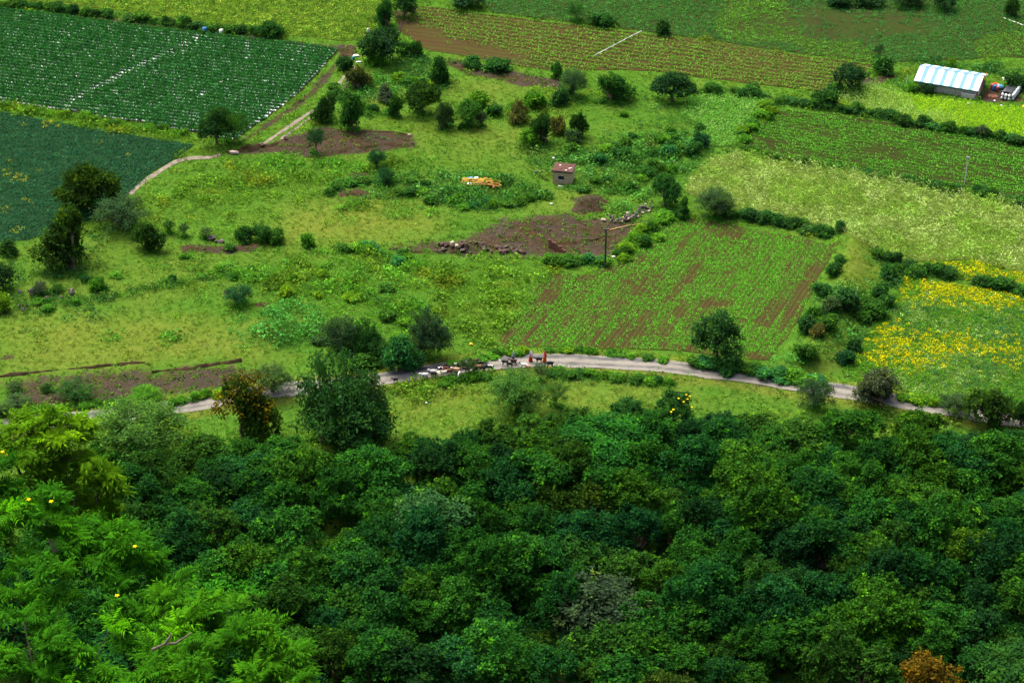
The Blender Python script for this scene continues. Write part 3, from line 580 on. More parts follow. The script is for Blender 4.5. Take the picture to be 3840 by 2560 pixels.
def pole(g, h, mtl, r, label, arm):
    t = empty('utility_pole', (*g, hz(*g)), 0, label, 'pole')
    obj('shaft', MB().tube([(0, 0, -.4), (0, 0, h*.5), (0, 0, h)], [r, r*.85, r*.7], 8).mesh('shaft', mtl), t)
    obj('crossarm', MB().box(-arm, arm, -.05, .05, h-.18, h-.08).mesh('crossarm', mtl), t)
    for s in (-1, 1): obj('insulator', MB().lathe([(.03, 0), (.05, .05), (.03, .08), (.045, .13), (.02, .16)], 8, (s*arm*.85, 0, h-.08)).mesh('insulator', CONC, True), t)
pole((12.56, 235.47), 5.9, POLEM, .15, 'tall dark utility pole at the corner of the bare plot', .35)
pole((66.13, 261.18), 4.2, GALV, .09, 'thin grey pole standing in the seedling field hedge', .3)
b0, b1 = (13.66, 246.08), (18.28, 248.25)
tag(obj('bamboo_pole', MB().tube([(*b0, hz(*b0)+.12), ((b0[0]+b1[0])/2, (b0[1]+b1[1])/2, max(hz(*b0), hz(*b1))+.16), (*b1, hz(*b1)+.15)], [.07, .065, .05], 7).mesh('bamboo_pole', BAMBOO)), 'long yellow bamboo pole lying on the bare plot by the utility pole', 'pole')
b0, b1 = (13.71, 308.27), (22.13, 318.51)
tag(obj('white_pipe', MB().tube([(*(np.array(b0)*(1-k/8)+np.array(b1)*k/8), hz(*(np.array(b0)*(1-k/8)+np.array(b1)*k/8))+.2) for k in range(9)], .07, 7).mesh('white_pipe', plain('pale_pipe', (.42, .44, .42), .6, .1, 3))), 'pale irrigation pipe laid straight across the striped field', 'pipe')
b0, b1 = (85.20, 324.41), (88.81, 319.45)
tag(obj('white_pipe', MB().tube([(*(np.array(b0)*(1-k/6)+np.array(b1)*k/6), hz(*(np.array(b0)*(1-k/6)+np.array(b1)*k/6))+.2) for k in range(7)], .07, 7).mesh('white_pipe', plain('cream_pipe', (.55, .56, .45), .6, .1, 3))), 'cream irrigation pipe in the small bedded plot beyond the shed', 'pipe')
place('barrel', barrel_mesh(BLUEP, 1.1, .42), (-52.42, 318.67), 'bright blue drum at the top of the bare line in the mulched field', 'barrel')
place('sack', soft_lump('sack', SACK, (1.0, .8, .95), 51, 3, .2), (-49.52, 318.30), 'large white sack on the far edge of the mulched field', 'sack')
place('sack', soft_lump('sack', SACK, (.6, .4, .4), 52, 2, .2), (-50.44, 318.62), 'small white sack between the blue drum and the large white sack', 'sack')
place('plastic_bag', soft_lump('plastic_bag', SACK, (.5, .4, .3), 53, 2, .2), (-51.96, 319.05), 'white sheet scrap touching the bright blue drum', 'plastic bag')
t = empty('white_post', (*(-24.57, 318.55), hz(*(-24.57, 318.55))), 0, 'short white painted post at the yellow-green field edge', 'post')
obj('shaft', MB().lathe([(.16, -.2), (.16, .5), (.2, .55), (.2, .62), (.14, .64)], 10).mesh('shaft', WHITE), t); obj('cap', MB().lathe([(.13, .64), (.2, .75), (.2, .95), (.08, 1.05)], 10).mesh('cap', WHITE, True), t)
for i, (g, m_, d, lb) in enumerate((((-27.00, 306.58), SACK, (1.3, .7, .3), 'cream sack slumped on the rubbish patch under the dark tree'), ((-26.30, 307.06), TEAL, (.6, .5, .6), 'teal plastic bundle on the rubbish patch under the dark tree'), ((-25.36, 305.87), WHITE, (1.0, .5, .2), 'white sheet lying below the teal bundle'), ((-25.90, 308.38), JUTE, (1.1, .6, .35), 'beige cloth heap above the teal bundle'), ((-25.67, 295.25), SACK, (.8, .4, .2), 'white scrap on the ground below the brownish tree'),
        ((-5.14, 215.39), YELP, (.5, .3, .3), 'yellow and white packet lying in the grass above the goats'), ((-10.31, 202.07), SACK, (.35, .3, .25), 'white scrap on the grassy bank under the road'), ((12.91, 248.98), PALESTONE, (.75, .6, .5), 'single pale boulder beside the grey stone heap'), ((5.65, 253.99), SACK, (.45, .3, .2), 'white scrap on the bare edge below the hut'),
        ((-41.69, 270.77), PALESTONE, (1.5, .8, .6), 'large tan boulder where the footpath meets the ploughed soil'), ((13.85, 238.47), SACK, (.6, .3, .15), 'white litter by the foot of the dark pole'), ((-15.68, 277.10), PALESTONE, (.5, .4, .35), 'small tan stone at the end of the ploughed strip'))):
    nm = 'rock' if m_ is PALESTONE else 'plastic_bag'
    place(nm, soft_lump(nm, m_, d, 60+i, 2, .35), g, lb, 'stone' if nm == 'rock' else 'litter')

# heap of yellow timber
r = random.Random(8)
for i in range(80):
    u, v = r.uniform(560, 1900), r.uniform(230, 520)
    c = np.array((-6.69, 260.27))*(1-(u-560)/1340)+np.array((-2.27, 260.02))*(u-560)/1340; c = c+np.array([0, -(v-240)/300*2.6])
    a = r.uniform(-.25, .25)+(.9 if r.random() < .18 else 0); L = r.uniform(.9, 2.1); dx, dy = math.cos(a)*L/2, math.sin(a)*L/2
    lay = .42+.025*(i//9)+r.uniform(0, .05); up = v < 400
    board('timber_plank', (c[0]-dx, c[1]-dy), (c[0]+dx, c[1]+dy), r.uniform(.06, .11), .05, WOODY if (up and r.random() < .8) or r.random() < .25 else WOODO, 'yellow or orange plank in the timber heap among the weeds', 'plank', lay, 'planks of the yellow timber heap', lay+r.uniform(-.1, .1))
for i, g in enumerate(((-6.01, 259.24), (-5.19, 259.20), (-6.18, 257.82))):
    o = place('sheet', MB().box(-.3, .3, -.2, .2, 0, .04).mesh('sheet', WHITE if i else BLUE), g, ('pale blue sheet at the end of the yellow timber heap', 'white sheet on top of the yellow timber heap', 'bluish white sheet at the lower corner of the timber heap')[i], 'sheet', .3, 1.0 - .25*(i == 2))

# stones: five shapes shared by every heap
ROCKS = {k: [soft_lump('rock', m_, (1, .85, .7), 200+10*j+i, 2, .5) for i in range(4)] for j, (k, m_) in enumerate((('grey', STONE), ('earth', EARTHSTONE), ('pale', PALESTONE)))}
def rock(kind, x, y, s, dz, label, group, rr):
    o = obj('rock', rr.choice(ROCKS[kind])); o.location = (x, y, hz(x, y)+dz); o.scale = (s*rr.uniform(.8, 1.3), s*rr.uniform(.8, 1.2), s*rr.uniform(.7, 1.1)); o.rotation_euler = (rr.uniform(-.3, .3), rr.uniform(-.3, .3), rr.uniform(0, 6.3))
    return tag(o, label, 'stone', group)
rr = random.Random(4)
wl_ = smooth_line([(13.74, 249.15), (14.90, 249.28), (16.29, 249.55), (17.37, 250.05), (18.18, 251.23), (18.68, 252.62), (19.79, 253.44)], 8)
for i in range(85):
    p = wl_[rr.randrange(len(wl_))]; lay = rr.choice((0, 0, .25, .5))
    rock('pale' if rr.random() < .16 else 'grey', p[0]+rr.gauss(0, .35), p[1]+rr.gauss(0, .45), rr.uniform(.3, .55), lay, 'angular stone in the loose grey stone heap by the bare plot', 'stones of the grey heap', rr)
for i in range(75):
    u = rr.random(); c = np.array((-10.40, 239.57))*(1-u)+np.array((1.70, 239.18))*u; q = rr.random()
    rock('earth' if rr.random() < .8 else 'pale' if rr.random() < .25 else 'grey', c[0]+rr.gauss(0, .3), c[1]+q*3.2*(1-abs(u-.35)), rr.uniform(.25, .8), .0, 'earthy boulder in the rubble along the near edge of the bare plot', 'boulders of the earthy rubble', rr)
for g, s, lb in (((-65.79, 223.80), .8, 'dark rock lowest in the scatter under the dark edge tree'), ((-63.63, 224.46), .7, 'dark rock second lowest in the rock scatter'), ((-64.40, 225.37), .6, 'flat dark rock above the lowest pair'), ((-62.18, 225.82), .8, 'dark rock in the middle of the scatter'), ((-61.10, 227.15), .9, 'broad dark rock at the centre of the scatter'), ((-59.33, 227.55), .6, 'dark rock on the meadow side of the scatter'), ((-58.14, 228.95), 1.0, 'dark rock farthest out on the meadow'),
                 ((-63.33, 228.63), 1.1, 'dark rock half hidden by the grey shrub'), ((-65.18, 229.05), .8, 'grey pale topped rock by the yellow bush'), ((-66.33, 228.08), .6, 'dark rock beside the yellow bush'), ((-41.57, 243.93), 1.2, 'tall dark boulder on the meadow near the brown mounds'), ((-40.17, 243.40), .8, 'small dark boulder next to the tall dark boulder'), ((-40.88, 243.36), .6, 'low rock between the tall boulder and the small one'), ((10.27, 247.69), .5, 'dark stone lying alone on the bare plot'), ((5.26, 246.17), .4, 'small dark stone on the bare plot above the ruined wall'), ((-37.94, 273.16), .9, 'brown clod at the lower end of the grass track'), ((-34.45, 276.05), .8, 'brown clod by the second wheel rut')):
    rock('grey' if 'clod' not in lb else 'earth', *g, s, -.1, lb, None, rr)
# ------------------------------------------------------------------ trees and shrubs: shared crowns made of leaf-sized faces
def unit(v): return v/np.maximum(np.linalg.norm(v, axis=-1, keepdims=True), 1e-9)
def leaves(c, d, L, Wd, rng, droop=.15, nrm=None, face=.45):
    """one folded kite per leaf: base, left edge, tip, right edge; nrm: the way the leaf blade faces"""
    n = len(c); d = unit(d); q = rng.normal(size=(n, 3)); q = q if nrm is None else nrm+q*face; s = unit(np.cross(d, q)); up = np.cross(s, d)
    L = np.broadcast_to(L, n)[:, None]; Wd = np.broadcast_to(Wd, n)[:, None]
    tip = c+d*L; tip[:, 2] -= droop*L[:, 0]
    V = np.stack([c, c+d*L*.5+s*Wd*.5+up*Wd*.18, tip, c+d*L*.5-s*Wd*.5+up*Wd*.18], 1)
    return V.reshape(-1, 3)
def sphere(rng, n, zmin=-1):
    v = unit(rng.normal(size=(n*3, 3))); v = v[v[:, 2] > zmin]; return v[:n]
def crown_lobed(seed, nl=12, nc=26, nleaf=11, leaf=.05, zb=.22, rl=(.14, .21), jag=.6, inner=.2, wl=.5, young=.13, fill=0):
    rng = np.random.default_rng(seed); th = rng.random(nl)*6.283+np.arange(nl)*2.4; rad = .36*np.sqrt((np.arange(nl)+.5)/nl)
    r = rng.uniform(*rl, nl); dome = zb+(1-zb)*np.sqrt(np.clip(1-(rad/.52)**2, 0, 1))
    z = np.clip(dome*rng.uniform(.78, 1.02, nl)-r*.9, zb+r*.3, None); z[nl//2::2] = zb+(z[nl//2::2]-zb)*.5
    if fill: z = zb+r*.4+np.clip(dome-zb-r*1.3, 0, 1)*rng.random(nl)**fill
    C_ = np.stack([rad*np.cos(th), rad*np.sin(th), z], 1)
    CC, DD, TT = [], [], []
    for i in range(nl):
        dv = sphere(rng, nc, -.55); p = C_[i]+dv*r[i]*rng.uniform(.75, 1.12, (len(dv), 1))
        dist = np.linalg.norm(p[:, None]-C_[None], axis=2)/r[None]; dist[:, i] = 9; k = dist.min(1) > .82
        tn = np.clip(rng.normal(.45, .13, len(p)), .1, .75)+np.where(rng.random(len(p)) < young, .38, 0)
        CC.append(p[k]); DD.append(dv[k]); TT.append(tn[k])
    P, Dn, T = np.concatenate(CC), np.concatenate(DD), np.concatenate(TT); m = len(P)
    c = np.repeat(P, nleaf, 0)+rng.normal(size=(m*nleaf, 3))*leaf*.55; d = np.repeat(Dn, nleaf, 0)*.35+np.array([0, 0, .05])+rng.normal(size=(m*nleaf, 3))*jag
    t = np.repeat(T, nleaf)+rng.normal(0, .07, m*nleaf); ni = int(m*nleaf*inner); q = rng.integers(0, nl, ni)
    c2 = C_[q]+sphere(rng, ni)[:ni]*r[q][:, None]*rng.uniform(.2, .75, (ni, 1)); c = np.concatenate([c, c2]); d = np.concatenate([d, rng.normal(size=(ni, 3))]); t = np.concatenate([t, rng.normal(.4, .1, ni)])
    L = leaf*rng.uniform(.75, 1.3, len(c)); L[len(c)-ni:] *= 1.5
    nr = np.concatenate([np.repeat(Dn, nleaf, 0)*.75+np.array([0, 0, .45]), rng.normal(size=(ni, 3))*.5+np.array([0, 0, .5])])
    return leaves(c, d, L, L*wl*rng.uniform(.8, 1.3, len(c)), rng, .15, nr), np.repeat(np.clip(t, 0, 1), 4), C_
def crown_wispy(seed, nb=46, nleaf=46, leaf=.03, zb=.12, flat=.0, curl=.35, young=.1, wl=.42):
    """fine foliage strung along arching sprays, open enough to see through"""
    rng = np.random.default_rng(seed); CC, DD, TT, tips = [], [], [], []
    for i in range(nb):
        a = i*2.4+rng.uniform(-.5, .5); q = (i+.5)/nb; rad = .46*np.sqrt(q)*rng.uniform(.75, 1.08); top = zb+(1-zb)*(np.sqrt(max(0, 1-(rad/.54)**2))*rng.uniform(.62, 1.03))
        p0 = np.array([rad*.3*math.cos(a), rad*.3*math.sin(a), zb+(top-zb)*.35]); p1 = np.array([rad*math.cos(a), rad*math.sin(a), top]); p2 = p1+np.array([.11*math.cos(a), .11*math.sin(a), -.10*curl/.35])
        s = rng.random(nleaf)**.7; s3 = s[:, None]; c = (1-s3)**2*p0+2*s3*(1-s3)*(p1*1.12-.06*p0)+s3**2*p2
        c = c+rng.normal(size=c.shape)*(.018+.030*s3); d = rng.normal(size=c.shape); d[:, 2] *= (1-flat); d += np.array([math.cos(a), math.sin(a), .1])*.5
        CC.append(c); DD.append(d); TT.append(np.clip(rng.normal(.45, .10), .2, .8)+(.3 if rng.random() < young else 0)+rng.normal(0, .07, nleaf)); tips.append(p1)
    c, d, t = np.concatenate(CC), np.concatenate(DD), np.concatenate(TT); L = leaf*rng.uniform(.7, 1.4, len(c))
    nr = unit(c-np.array([0, 0, .35]))*.6+np.array([0, 0, .6])
    return leaves(c, d, L, L*wl, rng, .15, nr, .6), np.repeat(np.clip(t, 0, 1), 4), np.array(tips[::4])
def trunk_mesh(name, targets, seed, zb, stems=1, r0=.035, m_=BARK):
    rng = random.Random(seed); mb = MB(); targets = [Vector(t) for t in targets]; rng.shuffle(targets)
    for s in range(stems):
        bx, by = (0, 0) if stems == 1 else (rng.uniform(-.06, .06), rng.uniform(-.06, .06)); fork = Vector((bx*1.8+rng.uniform(-.03, .03), by*1.8+rng.uniform(-.03, .03), max(zb*1.15, .18)))
        mb.tube([(bx, by, -.05), (bx+rng.uniform(-.012, .012), by, fork.z*.5), fork], [r0*1.25, r0*.95, r0*.8], 7)
        for t in targets[s::stems][:7]:
            mid = fork.lerp(t, .5)+Vector((rng.uniform(-.03, .03), rng.uniform(-.03, .03), .02))
            mb.tube([fork-Vector((0, 0, .02)), mid, t], [r0*.62, r0*.4, r0*.12], 5)
    return mb.mesh(name, m_)
def crown_multi(seed, base=None, parts=((-.2, .05, .66, .82), (.2, -.06, .62, .66), (.03, .1, .62, 1.0)), **kw):
    """an uneven crown: several smaller crowns side by side at different heights"""
    rng = random.Random(seed); V, T, C_ = [], [], []; zb = kw.pop('zb')
    for i, (dx, dy, w, h) in enumerate(parts):
        a = rng.uniform(0, 6.28); v, t, c = base(seed*7+i, zb=zb, **kw); m = np.array([w, w, h*rng.uniform(.88, 1.05)]); o = np.array([dx*math.cos(a)-dy*math.sin(a), dx*math.sin(a)+dy*math.cos(a), 0])
        V.append(v*m+o); T.append(t); C_.append(c*m+o)
    return np.concatenate(V), np.concatenate(T), np.concatenate(C_)
PROTO = {}
def make_proto(key, fn, zb, stems=1, r0=.035, m_=BARK, **kw):
    V, T, tg = fn(kw.pop('seed'), zb=zb, **kw)
    crown = npmesh('crown', V, np.arange(len(V)).reshape(-1, 4), LEAF, {'tone': T})
    PROTO.setdefault(key, []).append((crown, trunk_mesh('trunk', tg, len(V), zb, stems, r0, m_)))
for i in range(10): make_proto('forest', crown_lobed, .12, 1+i % 2, .03, seed=10+i, nl=13+i % 5, nc=26, nleaf=16, leaf=.042, rl=(.09, .21), jag=.7, wl=.62, young=.10+.04*(i % 3))
for i in range(4): make_proto('round', crown_lobed, .20, 1, .04, seed=30+i, nl=16, nc=28, nleaf=14, leaf=.05, rl=(.16, .23), jag=.7, wl=.62, young=.08)
for i in range(4): make_proto('loose', crown_multi, .05, 2, .03, seed=40+i, base=crown_lobed, fill=.5, nl=9, nc=18, nleaf=13, leaf=.075, rl=(.10, .24), jag=.7, wl=.6, young=.12, inner=.12)
for i in range(2): make_proto('ragged', crown_multi, .02, 3, .022, seed=140+i, base=crown_wispy, nb=60, nleaf=80, leaf=.048, wl=.45, young=.15)
make_proto('standard', crown_lobed, .27, 1, .04, seed=36, nl=18, nc=28, nleaf=14, leaf=.05, rl=(.15, .21), jag=.7, wl=.62, young=.10)
for i in range(3): make_proto('wispy', crown_wispy, .0, 3, .022, seed=50+i, nb=70, nleaf=70, leaf=.046)
for i in range(2): make_proto('feather', crown_wispy, .02, 2, .02, seed=60+i, nb=150, nleaf=90, leaf=.032, flat=.5, young=.2, wl=.5)
for i in range(2): make_proto('airy', crown_wispy, .18, 1, .022, seed=65+i, nb=60, nleaf=60, leaf=.046, flat=.5)
for i in range(5): make_proto('bush', crown_lobed, .0, 3, .03, seed=70+i, nl=9, nc=22, nleaf=11, leaf=.11, rl=(.19, .28), jag=.7, wl=.62, young=.12, inner=.12)
for i in range(2): make_proto('column', crown_lobed, .0, 1, .05, seed=80+i, nl=12, nc=26, nleaf=11, leaf=.095, rl=(.2, .28), jag=.7, wl=.62, young=.15)
for i in range(2): make_proto('layered', crown_wispy, .35, 1, .028, seed=90+i, nb=110, nleaf=80, leaf=.040, flat=.85, curl=.15, young=.35, wl=.5)
for i in range(2): make_proto('big', crown_lobed, .0, 2, .03, seed=95+i, fill=.6, nl=34, nc=40, nleaf=13, leaf=.038, rl=(.12, .18), jag=.7, wl=.6, young=.12)
CROWN_COL = dict(dark=(.024, .086, .017), deep=(.023, .070, .017), mid=(.036, .108, .015), bright=(.058, .170, .014), olive=(.027, .066, .011), grey=(.054, .082, .046), greygreen=(.038, .083, .029), teal=(.018, .080, .028), lime=(.078, .175, .010), rust=(.17, .078, .008), brown=(.058, .068, .018), feather=(.048, .120, .021), jade=(.028, .128, .034), black=(.017, .052, .017))
TR = random.Random(77); TREES = []
def tree(style, x, y, h, w, col, label, group=None, name='tree', cat='tree', tint=.12, single=False):
    cr, tk = TR.choice(PROTO[style]); c = CROWN_COL[col] if isinstance(col, str) else col
    b_ = TR.uniform(1-tint, 1+tint*1.3); w_ = TR.uniform(-.10, .10); c = [c[0]*b_*(1+w_), c[1]*b_, c[2]*b_*(1-w_)]
    w = w*1.14 if style in ('round', 'loose') else w
    t = empty(name, (x, y, hz(x, y)), TR.uniform(0, 6.28), label, cat, group); t.scale = (w*TR.uniform(.88, 1.12), w*TR.uniform(.85, 1.15), h); TREES.append((x, y, w if style != 'standard' else 0, c))
    k = obj('crown', cr, t); k.color = (*c, 1); obj('trunk', tk, t); return t
def shrub(x, y, h, w, col, label, group=None, style='bush', name='shrub', cat='shrub', tint=.15):
    return tree(style, x, y, h, w, col, label, group, name, cat, tint)

# -- single trees and shrubs of the meadow and field edges: x, y, height, width
for style, dims, col, label in (
    ('round', (-44.80, 274.41, 5.73, 4.70), 'deep', 'dark rounded tree at the near corner of the mulched field'),
    ('airy', (-42.09, 274.22, 5.61, 4.47), 'mid', 'airy tree leaning against the dark tree at the mulched field corner'),
    ('loose', (-60.07, 252.51, 7.89, 7.76), 'olive', 'large olive green tree between the dark crop field and the footpath end'),
    ('loose', (-59.42, 235.52, 8.77, 8.82), 'olive', 'olive tree directly below the largest olive tree by the dark crop'),
    ('wispy', (-54.60, 247.35, 4.85, 7.23), 'greygreen', 'wispy grey-green shrub tree under the lower end of the footpath'),
    ('loose', (-28.83, 282.99, 4.53, 4.35), 'deep', 'dark tree beside the bend of the wheel track'),
    ('airy', (-29.45, 271.20, 4.69, 2.88), 'teal', 'slender small tree with thin trunk standing on ploughed soil'),
    ('bush', (-37.07, 243.92, 2.24, 2.25), 'dark', 'dark round shrub first of the trio on the open meadow'),
    ('bush', (-34.49, 243.69, 2.58, 2.76), 'dark', 'dark round shrub middle of the trio on the open meadow'),
    ('bush', (-32.49, 243.19, 2.09, 2.35), 'mid', 'mid green shrub last of the trio on the open meadow'),
    ('bush', (-28.18, 241.76, 2.16, 2.03), 'bright', 'bright green bush alone between the trio and the bare plot'),
    ('loose', (-49.71, 241.12, 4.56, 4.36), 'deep', 'dark tree at the end of the low brown mounds'),
    ('airy', (-45.64, 245.22, 2.22, 1.64), 'greygreen', 'thin sapling beside the dark tree near the mounds'),
    ('airy', (-42.47, 244.59, 1.80, 2.05), 'greygreen', 'pale thin sapling above the tall dark boulder'),
    ('airy', (-47.81, 246.06, 2.20, 1.85), 'dark', 'thin dark sapling nearest the wispy shrub tree'),
    ('round', (-67.47, 230.14, 3.90, 3.33), 'black', 'blackish green tree cut by the picture edge above the rock scatter'),
    ('bush', (-68.75, 239.31, 2.05, 2.42), 'deep', 'dark shrub in the grass below the dark crop field'),
    ('bush', (-66.33, 224.54, 2.65, 2.50), 'lime', 'yellow-green bush at the picture edge by the rocks'),
    ('wispy', (-62.23, 228.45, 2.12, 2.14), 'grey', 'grey thorny shrub among the scattered dark rocks'),
    ('wispy', (-60.14, 229.24, 1.23, 1.76), 'mid', 'mid green low shrub between grey shrub and meadow'),
    ('bush', (-54.86, 229.74, 1.79, 1.95), 'bright', 'fresh green weed bush alone on the yellow meadow'),
    ('wispy', (-35.76, 225.90, 2.77, 3.86), 'teal', 'dark wispy shrub above the vine covered mound'),
    ('wispy', (-52.89, 203.17, 2.00, 4.64), 'deep', 'wide low dark thorn bush on the brown fallow plot'),
    ('wispy', (-56.55, 204.54, 1.06, 1.61), 'deep', 'small thorn bush next to the wide one on the fallow plot'),
    ('wispy', (-60.42, 204.56, 1.38, 1.97), 'greygreen', 'small grey thorn bush on the fallow plot'),
    ('wispy', (-59.35, 200.83, 1.57, 3.19), 'greygreen', 'grey-green thorn bush near the roadside on the fallow plot'),
    ('wispy', (-60.64, 198.71, 1.77, 2.28), 'greygreen', 'thorn bush at the picture edge beside the road'),
    ('feather', (-44.17, 201.77, 2.00, 3.55), 'bright', 'small fresh green bush on the verge behind the large feathery tree'),
    ('feather', (-43.21, 190.62, 7.50, 10.92), 'feather', 'large feathery domed tree on the near side of the road'),
    ('loose', (-31.13, 193.97, 8.75, 6.39), 'olive', 'tree with orange-brown upper crown beside the big dark roadside tree'),
    ('ragged', (-21.60, 193.78, 12.97, 14.01), (.024, .078, .017), 'biggest dark tree overlapping the road behind the orange-brown tree'),
    ('airy', (-16.89, 194.90, 9.33, 4.86), 'greygreen', 'thin tall tree on the goat side of the biggest dark tree'),
    ('wispy', (-29.00, 203.71, 3.57, 4.65), 'greygreen', 'loose pale shrub between fallow plot and biggest dark tree'),
    ('column', (-16.17, 194.20, 5.64, 3.28), 'dark', 'dark vine clad tree below the thin tall tree'),
    ('bush', (-19.09, 194.01, 4.32, 4.49), 'jade', 'jade green leafy shrub at the foot of the biggest dark tree'),
    ('wispy', (-21.39, 213.44, 5.57, 4.81), 'greygreen', 'grey-green shrub beside the vine covered mound'),
    ('ragged', (-18.26, 213.84, 5.36, 5.19), 'dark', 'dark wispy shrub in the roadside thicket behind the lone goat'),
    ('wispy', (-16.69, 212.15, 3.43, 3.68), 'dark', 'low dark shrub in front of the roadside thicket'),
    ('ragged', (-11.35, 212.37, 7.34, 6.82), 'greygreen', 'tallest grey-green shrub tree of the roadside thicket'),
    ('column', (-13.97, 209.54, 4.25, 3.47), 'jade', 'bushy tree smothered in jade green vines by the road'),
    ('bush', (-11.61, 209.83, 2.56, 2.01), 'jade', 'small jade green shrub next to the vine smothered tree'),
    ('bush', (-18.21, 210.07, 1.72, 2.93), 'mid', 'mid green shrub at the roadside beside the lone goat'),
    ('feather', (0.61, 200.06, 5.61, 5.83), 'feather', 'pale feathery tree at the road edge below the white goat'),
    ('airy', (5.30, 201.12, 3.66, 3.01), 'feather', 'little pale feathery tree with a thin trunk on the grassy bank'),
    ('airy', (3.42, 206.89, 2.66, 2.17), 'greygreen', 'thin airy sapling rising in front of the last goats'),
    ('airy', (-5.37, 208.32, 2.45, 2.18), 'greygreen', 'thin sapling in front of the middle of the goat herd'),
    ('standard', (25.36, 210.89, 6.90, 6.78), 'deep', 'round dark green tree with clear trunk between sown field and road'),
    ('loose', (44.21, 201.15, 5.41, 6.20), 'grey', 'grey-green roadside tree in front of the golden field'),
    ('wispy', (36.25, 200.47, 4.27, 4.06), 'greygreen', 'wispy thorn tree on the near road edge below the bank'),
    ('loose', (56.39, 196.94, 5.57, 5.24), 'olive', 'olive tree on the near road edge below the golden field'),
    ('loose', (60.16, 196.71, 4.24, 3.14), 'dark', 'dark tree at the picture edge where the road leaves'),
    ('wispy', (52.80, 199.25, 2.81, 3.52), 'greygreen', 'low thorn shrub between the grey roadside tree and the olive tree'),
    ('round', (-21.60, 306.08, 6.37, 6.58), 'black', 'large blackish tree over the rubbish patch'),
    ('bush', (-23.06, 305.98, 3.00, 3.66), 'bright', 'bright green bush at the foot of the large blackish tree'),
    ('bush', (-17.87, 309.79, 2.37, 2.71), 'dark', 'dark shrub at the red brown corner of the striped field'),
    ('bush', (-16.11, 309.08, 2.76, 2.21), 'dark', 'second dark shrub at the red brown corner of the striped field'),
    ('loose', (-21.44, 321.35, 6.02, 3.80), 'dark', 'dark tree at the top of the hedge by the yellow-green field'),
    ('round', (-18.58, 325.43, 5.13, 4.35), 'deep', 'tall dark tree at the top corner of the striped field'),
    ('column', (-11.83, 297.73, 4.23, 2.86), 'dark', 'dark vine hung tree beside the bare brown strip'),
    ('loose', (-19.29, 290.02, 3.16, 3.27), 'grey', 'grey leafed tree on the yellow grass by the track'),
    ('column', (-18.17, 284.09, 3.62, 1.84), 'dark', 'narrow dark shrub under the grey leafed tree'),
    ('round', (-14.22, 285.89, 5.50, 4.62), 'olive', 'dense olive tree in the middle of the upper meadow'),
    ('loose', (-10.81, 279.85, 5.68, 2.95), 'greygreen', 'tall slim grey-green tree in the upper meadow'),
    ('column', (-24.51, 279.28, 6.40, 3.40), 'dark', 'tall vine covered tree beside the track'),
    ('round', (-6.52, 281.13, 4.22, 3.88), 'mid', 'round mid green tree in the upper meadow'),
    ('wispy', (-4.81, 281.11, 2.98, 1.82), 'grey', 'pale twiggy shrub beside the round mid green tree'),
    ('bush', (-5.26, 289.24, 2.40, 3.50), 'bright', 'bright green shrub behind the round mid green tree'),
    ('bush', (-2.55, 285.26, 1.88, 2.54), 'dark', 'dark low shrub between the round tree and the brownish tree'),
    ('loose', (0.79, 283.82, 3.25, 4.37), 'brown', 'brownish spreading tree in the upper meadow'),
    ('bush', (3.59, 288.54, 2.52, 3.49), 'bright', 'glossy bright green bush near the end of the brown strip'),
    ('bush', (7.68, 289.42, 2.53, 2.57), 'deep', 'dark shrub next to the glossy bright green bush'),
    ('feather', (9.75, 292.52, 4.69, 4.70), 'greygreen', 'feathery grey-green tree at the striped field edge'),
    ('loose', (15.99, 290.18, 5.17, 5.61), 'dark', 'broad dark tree on the striped field edge past the feathery tree'),
    ('round', (25.38, 290.70, 4.93, 5.62), 'black', 'big blackish round tree at the end of the striped field edge'),
    ('loose', (4.80, 274.98, 5.74, 4.26), 'deep', 'tall dark tree of the clump above the hut'),
    ('loose', (7.35, 278.81, 3.21, 3.17), 'brown', 'brownish small tree inside the clump above the hut'),
    ('loose', (10.24, 277.12, 4.67, 2.93), 'deep', 'second tall dark tree of the clump above the hut'),
    ('bush', (9.06, 275.11, 2.46, 2.47), 'greygreen', 'grey-green shrub under the second tall dark tree of the clump'),
    ('bush', (2.78, 274.56, 2.58, 2.91), 'bright', 'bright vine mound at the foot of the tall dark clump tree'),
    ('round', (21.78, 253.78, 4.80, 4.53), 'dark', 'dark tree at the upper corner of the sown field'),
    ('wispy', (-20.03, 266.43, 3.25, 2.62), 'teal', 'bluish wispy sapling below the ploughed soil'),
    ('wispy', (-18.35, 259.92, 3.09, 2.57), 'teal', 'wispy shrub between the overgrown round pits'),
    ('loose', (-24.50, 294.76, 4.33, 4.50), 'brown', 'brownish crowned tree overhanging the track'),
    ('bush', (-27.31, 302.53, 2.46, 2.42), 'deep', 'dark shrub beside the rubbish patch on the track side'),
    ('column', (7.17, 299.33, 2.71, 1.80), 'dark', 'upright dark shrub on the tan edge of the striped field'),
    ('bush', (-6.44, 303.88, 1.82, 2.79), 'dark', 'dark shrub first on the tan edge of the striped field'),
    ('bush', (-2.31, 302.40, 2.08, 4.23), 'dark', 'wide dark shrub second on the tan edge of the striped field'),
    ('airy', (11.06, 323.36, 3.50, 3.44), 'dark', 'spreading little tree alone in the upper dark green field'),
    ('bush', (15.45, 321.48, 2.56, 3.68), 'dark', 'shrub in the upper field beside the spreading little tree'),
    ('bush', (25.82, 317.27, 2.78, 2.51), 'deep', 'dark round shrub at the end of the pale irrigation pipe'),
    ('round', (-7.93, 330.62, 2.87, 5.71), 'black', 'dark tree cut by the top edge over the striped field'),
    ('round', (54.08, 293.40, 4.18, 5.06), 'black', 'dense round blackish tree near the striped shed'),
    ('bush', (61.07, 301.36, 2.72, 3.37), 'dark', 'dark green bush between the round blackish tree and the shed'),
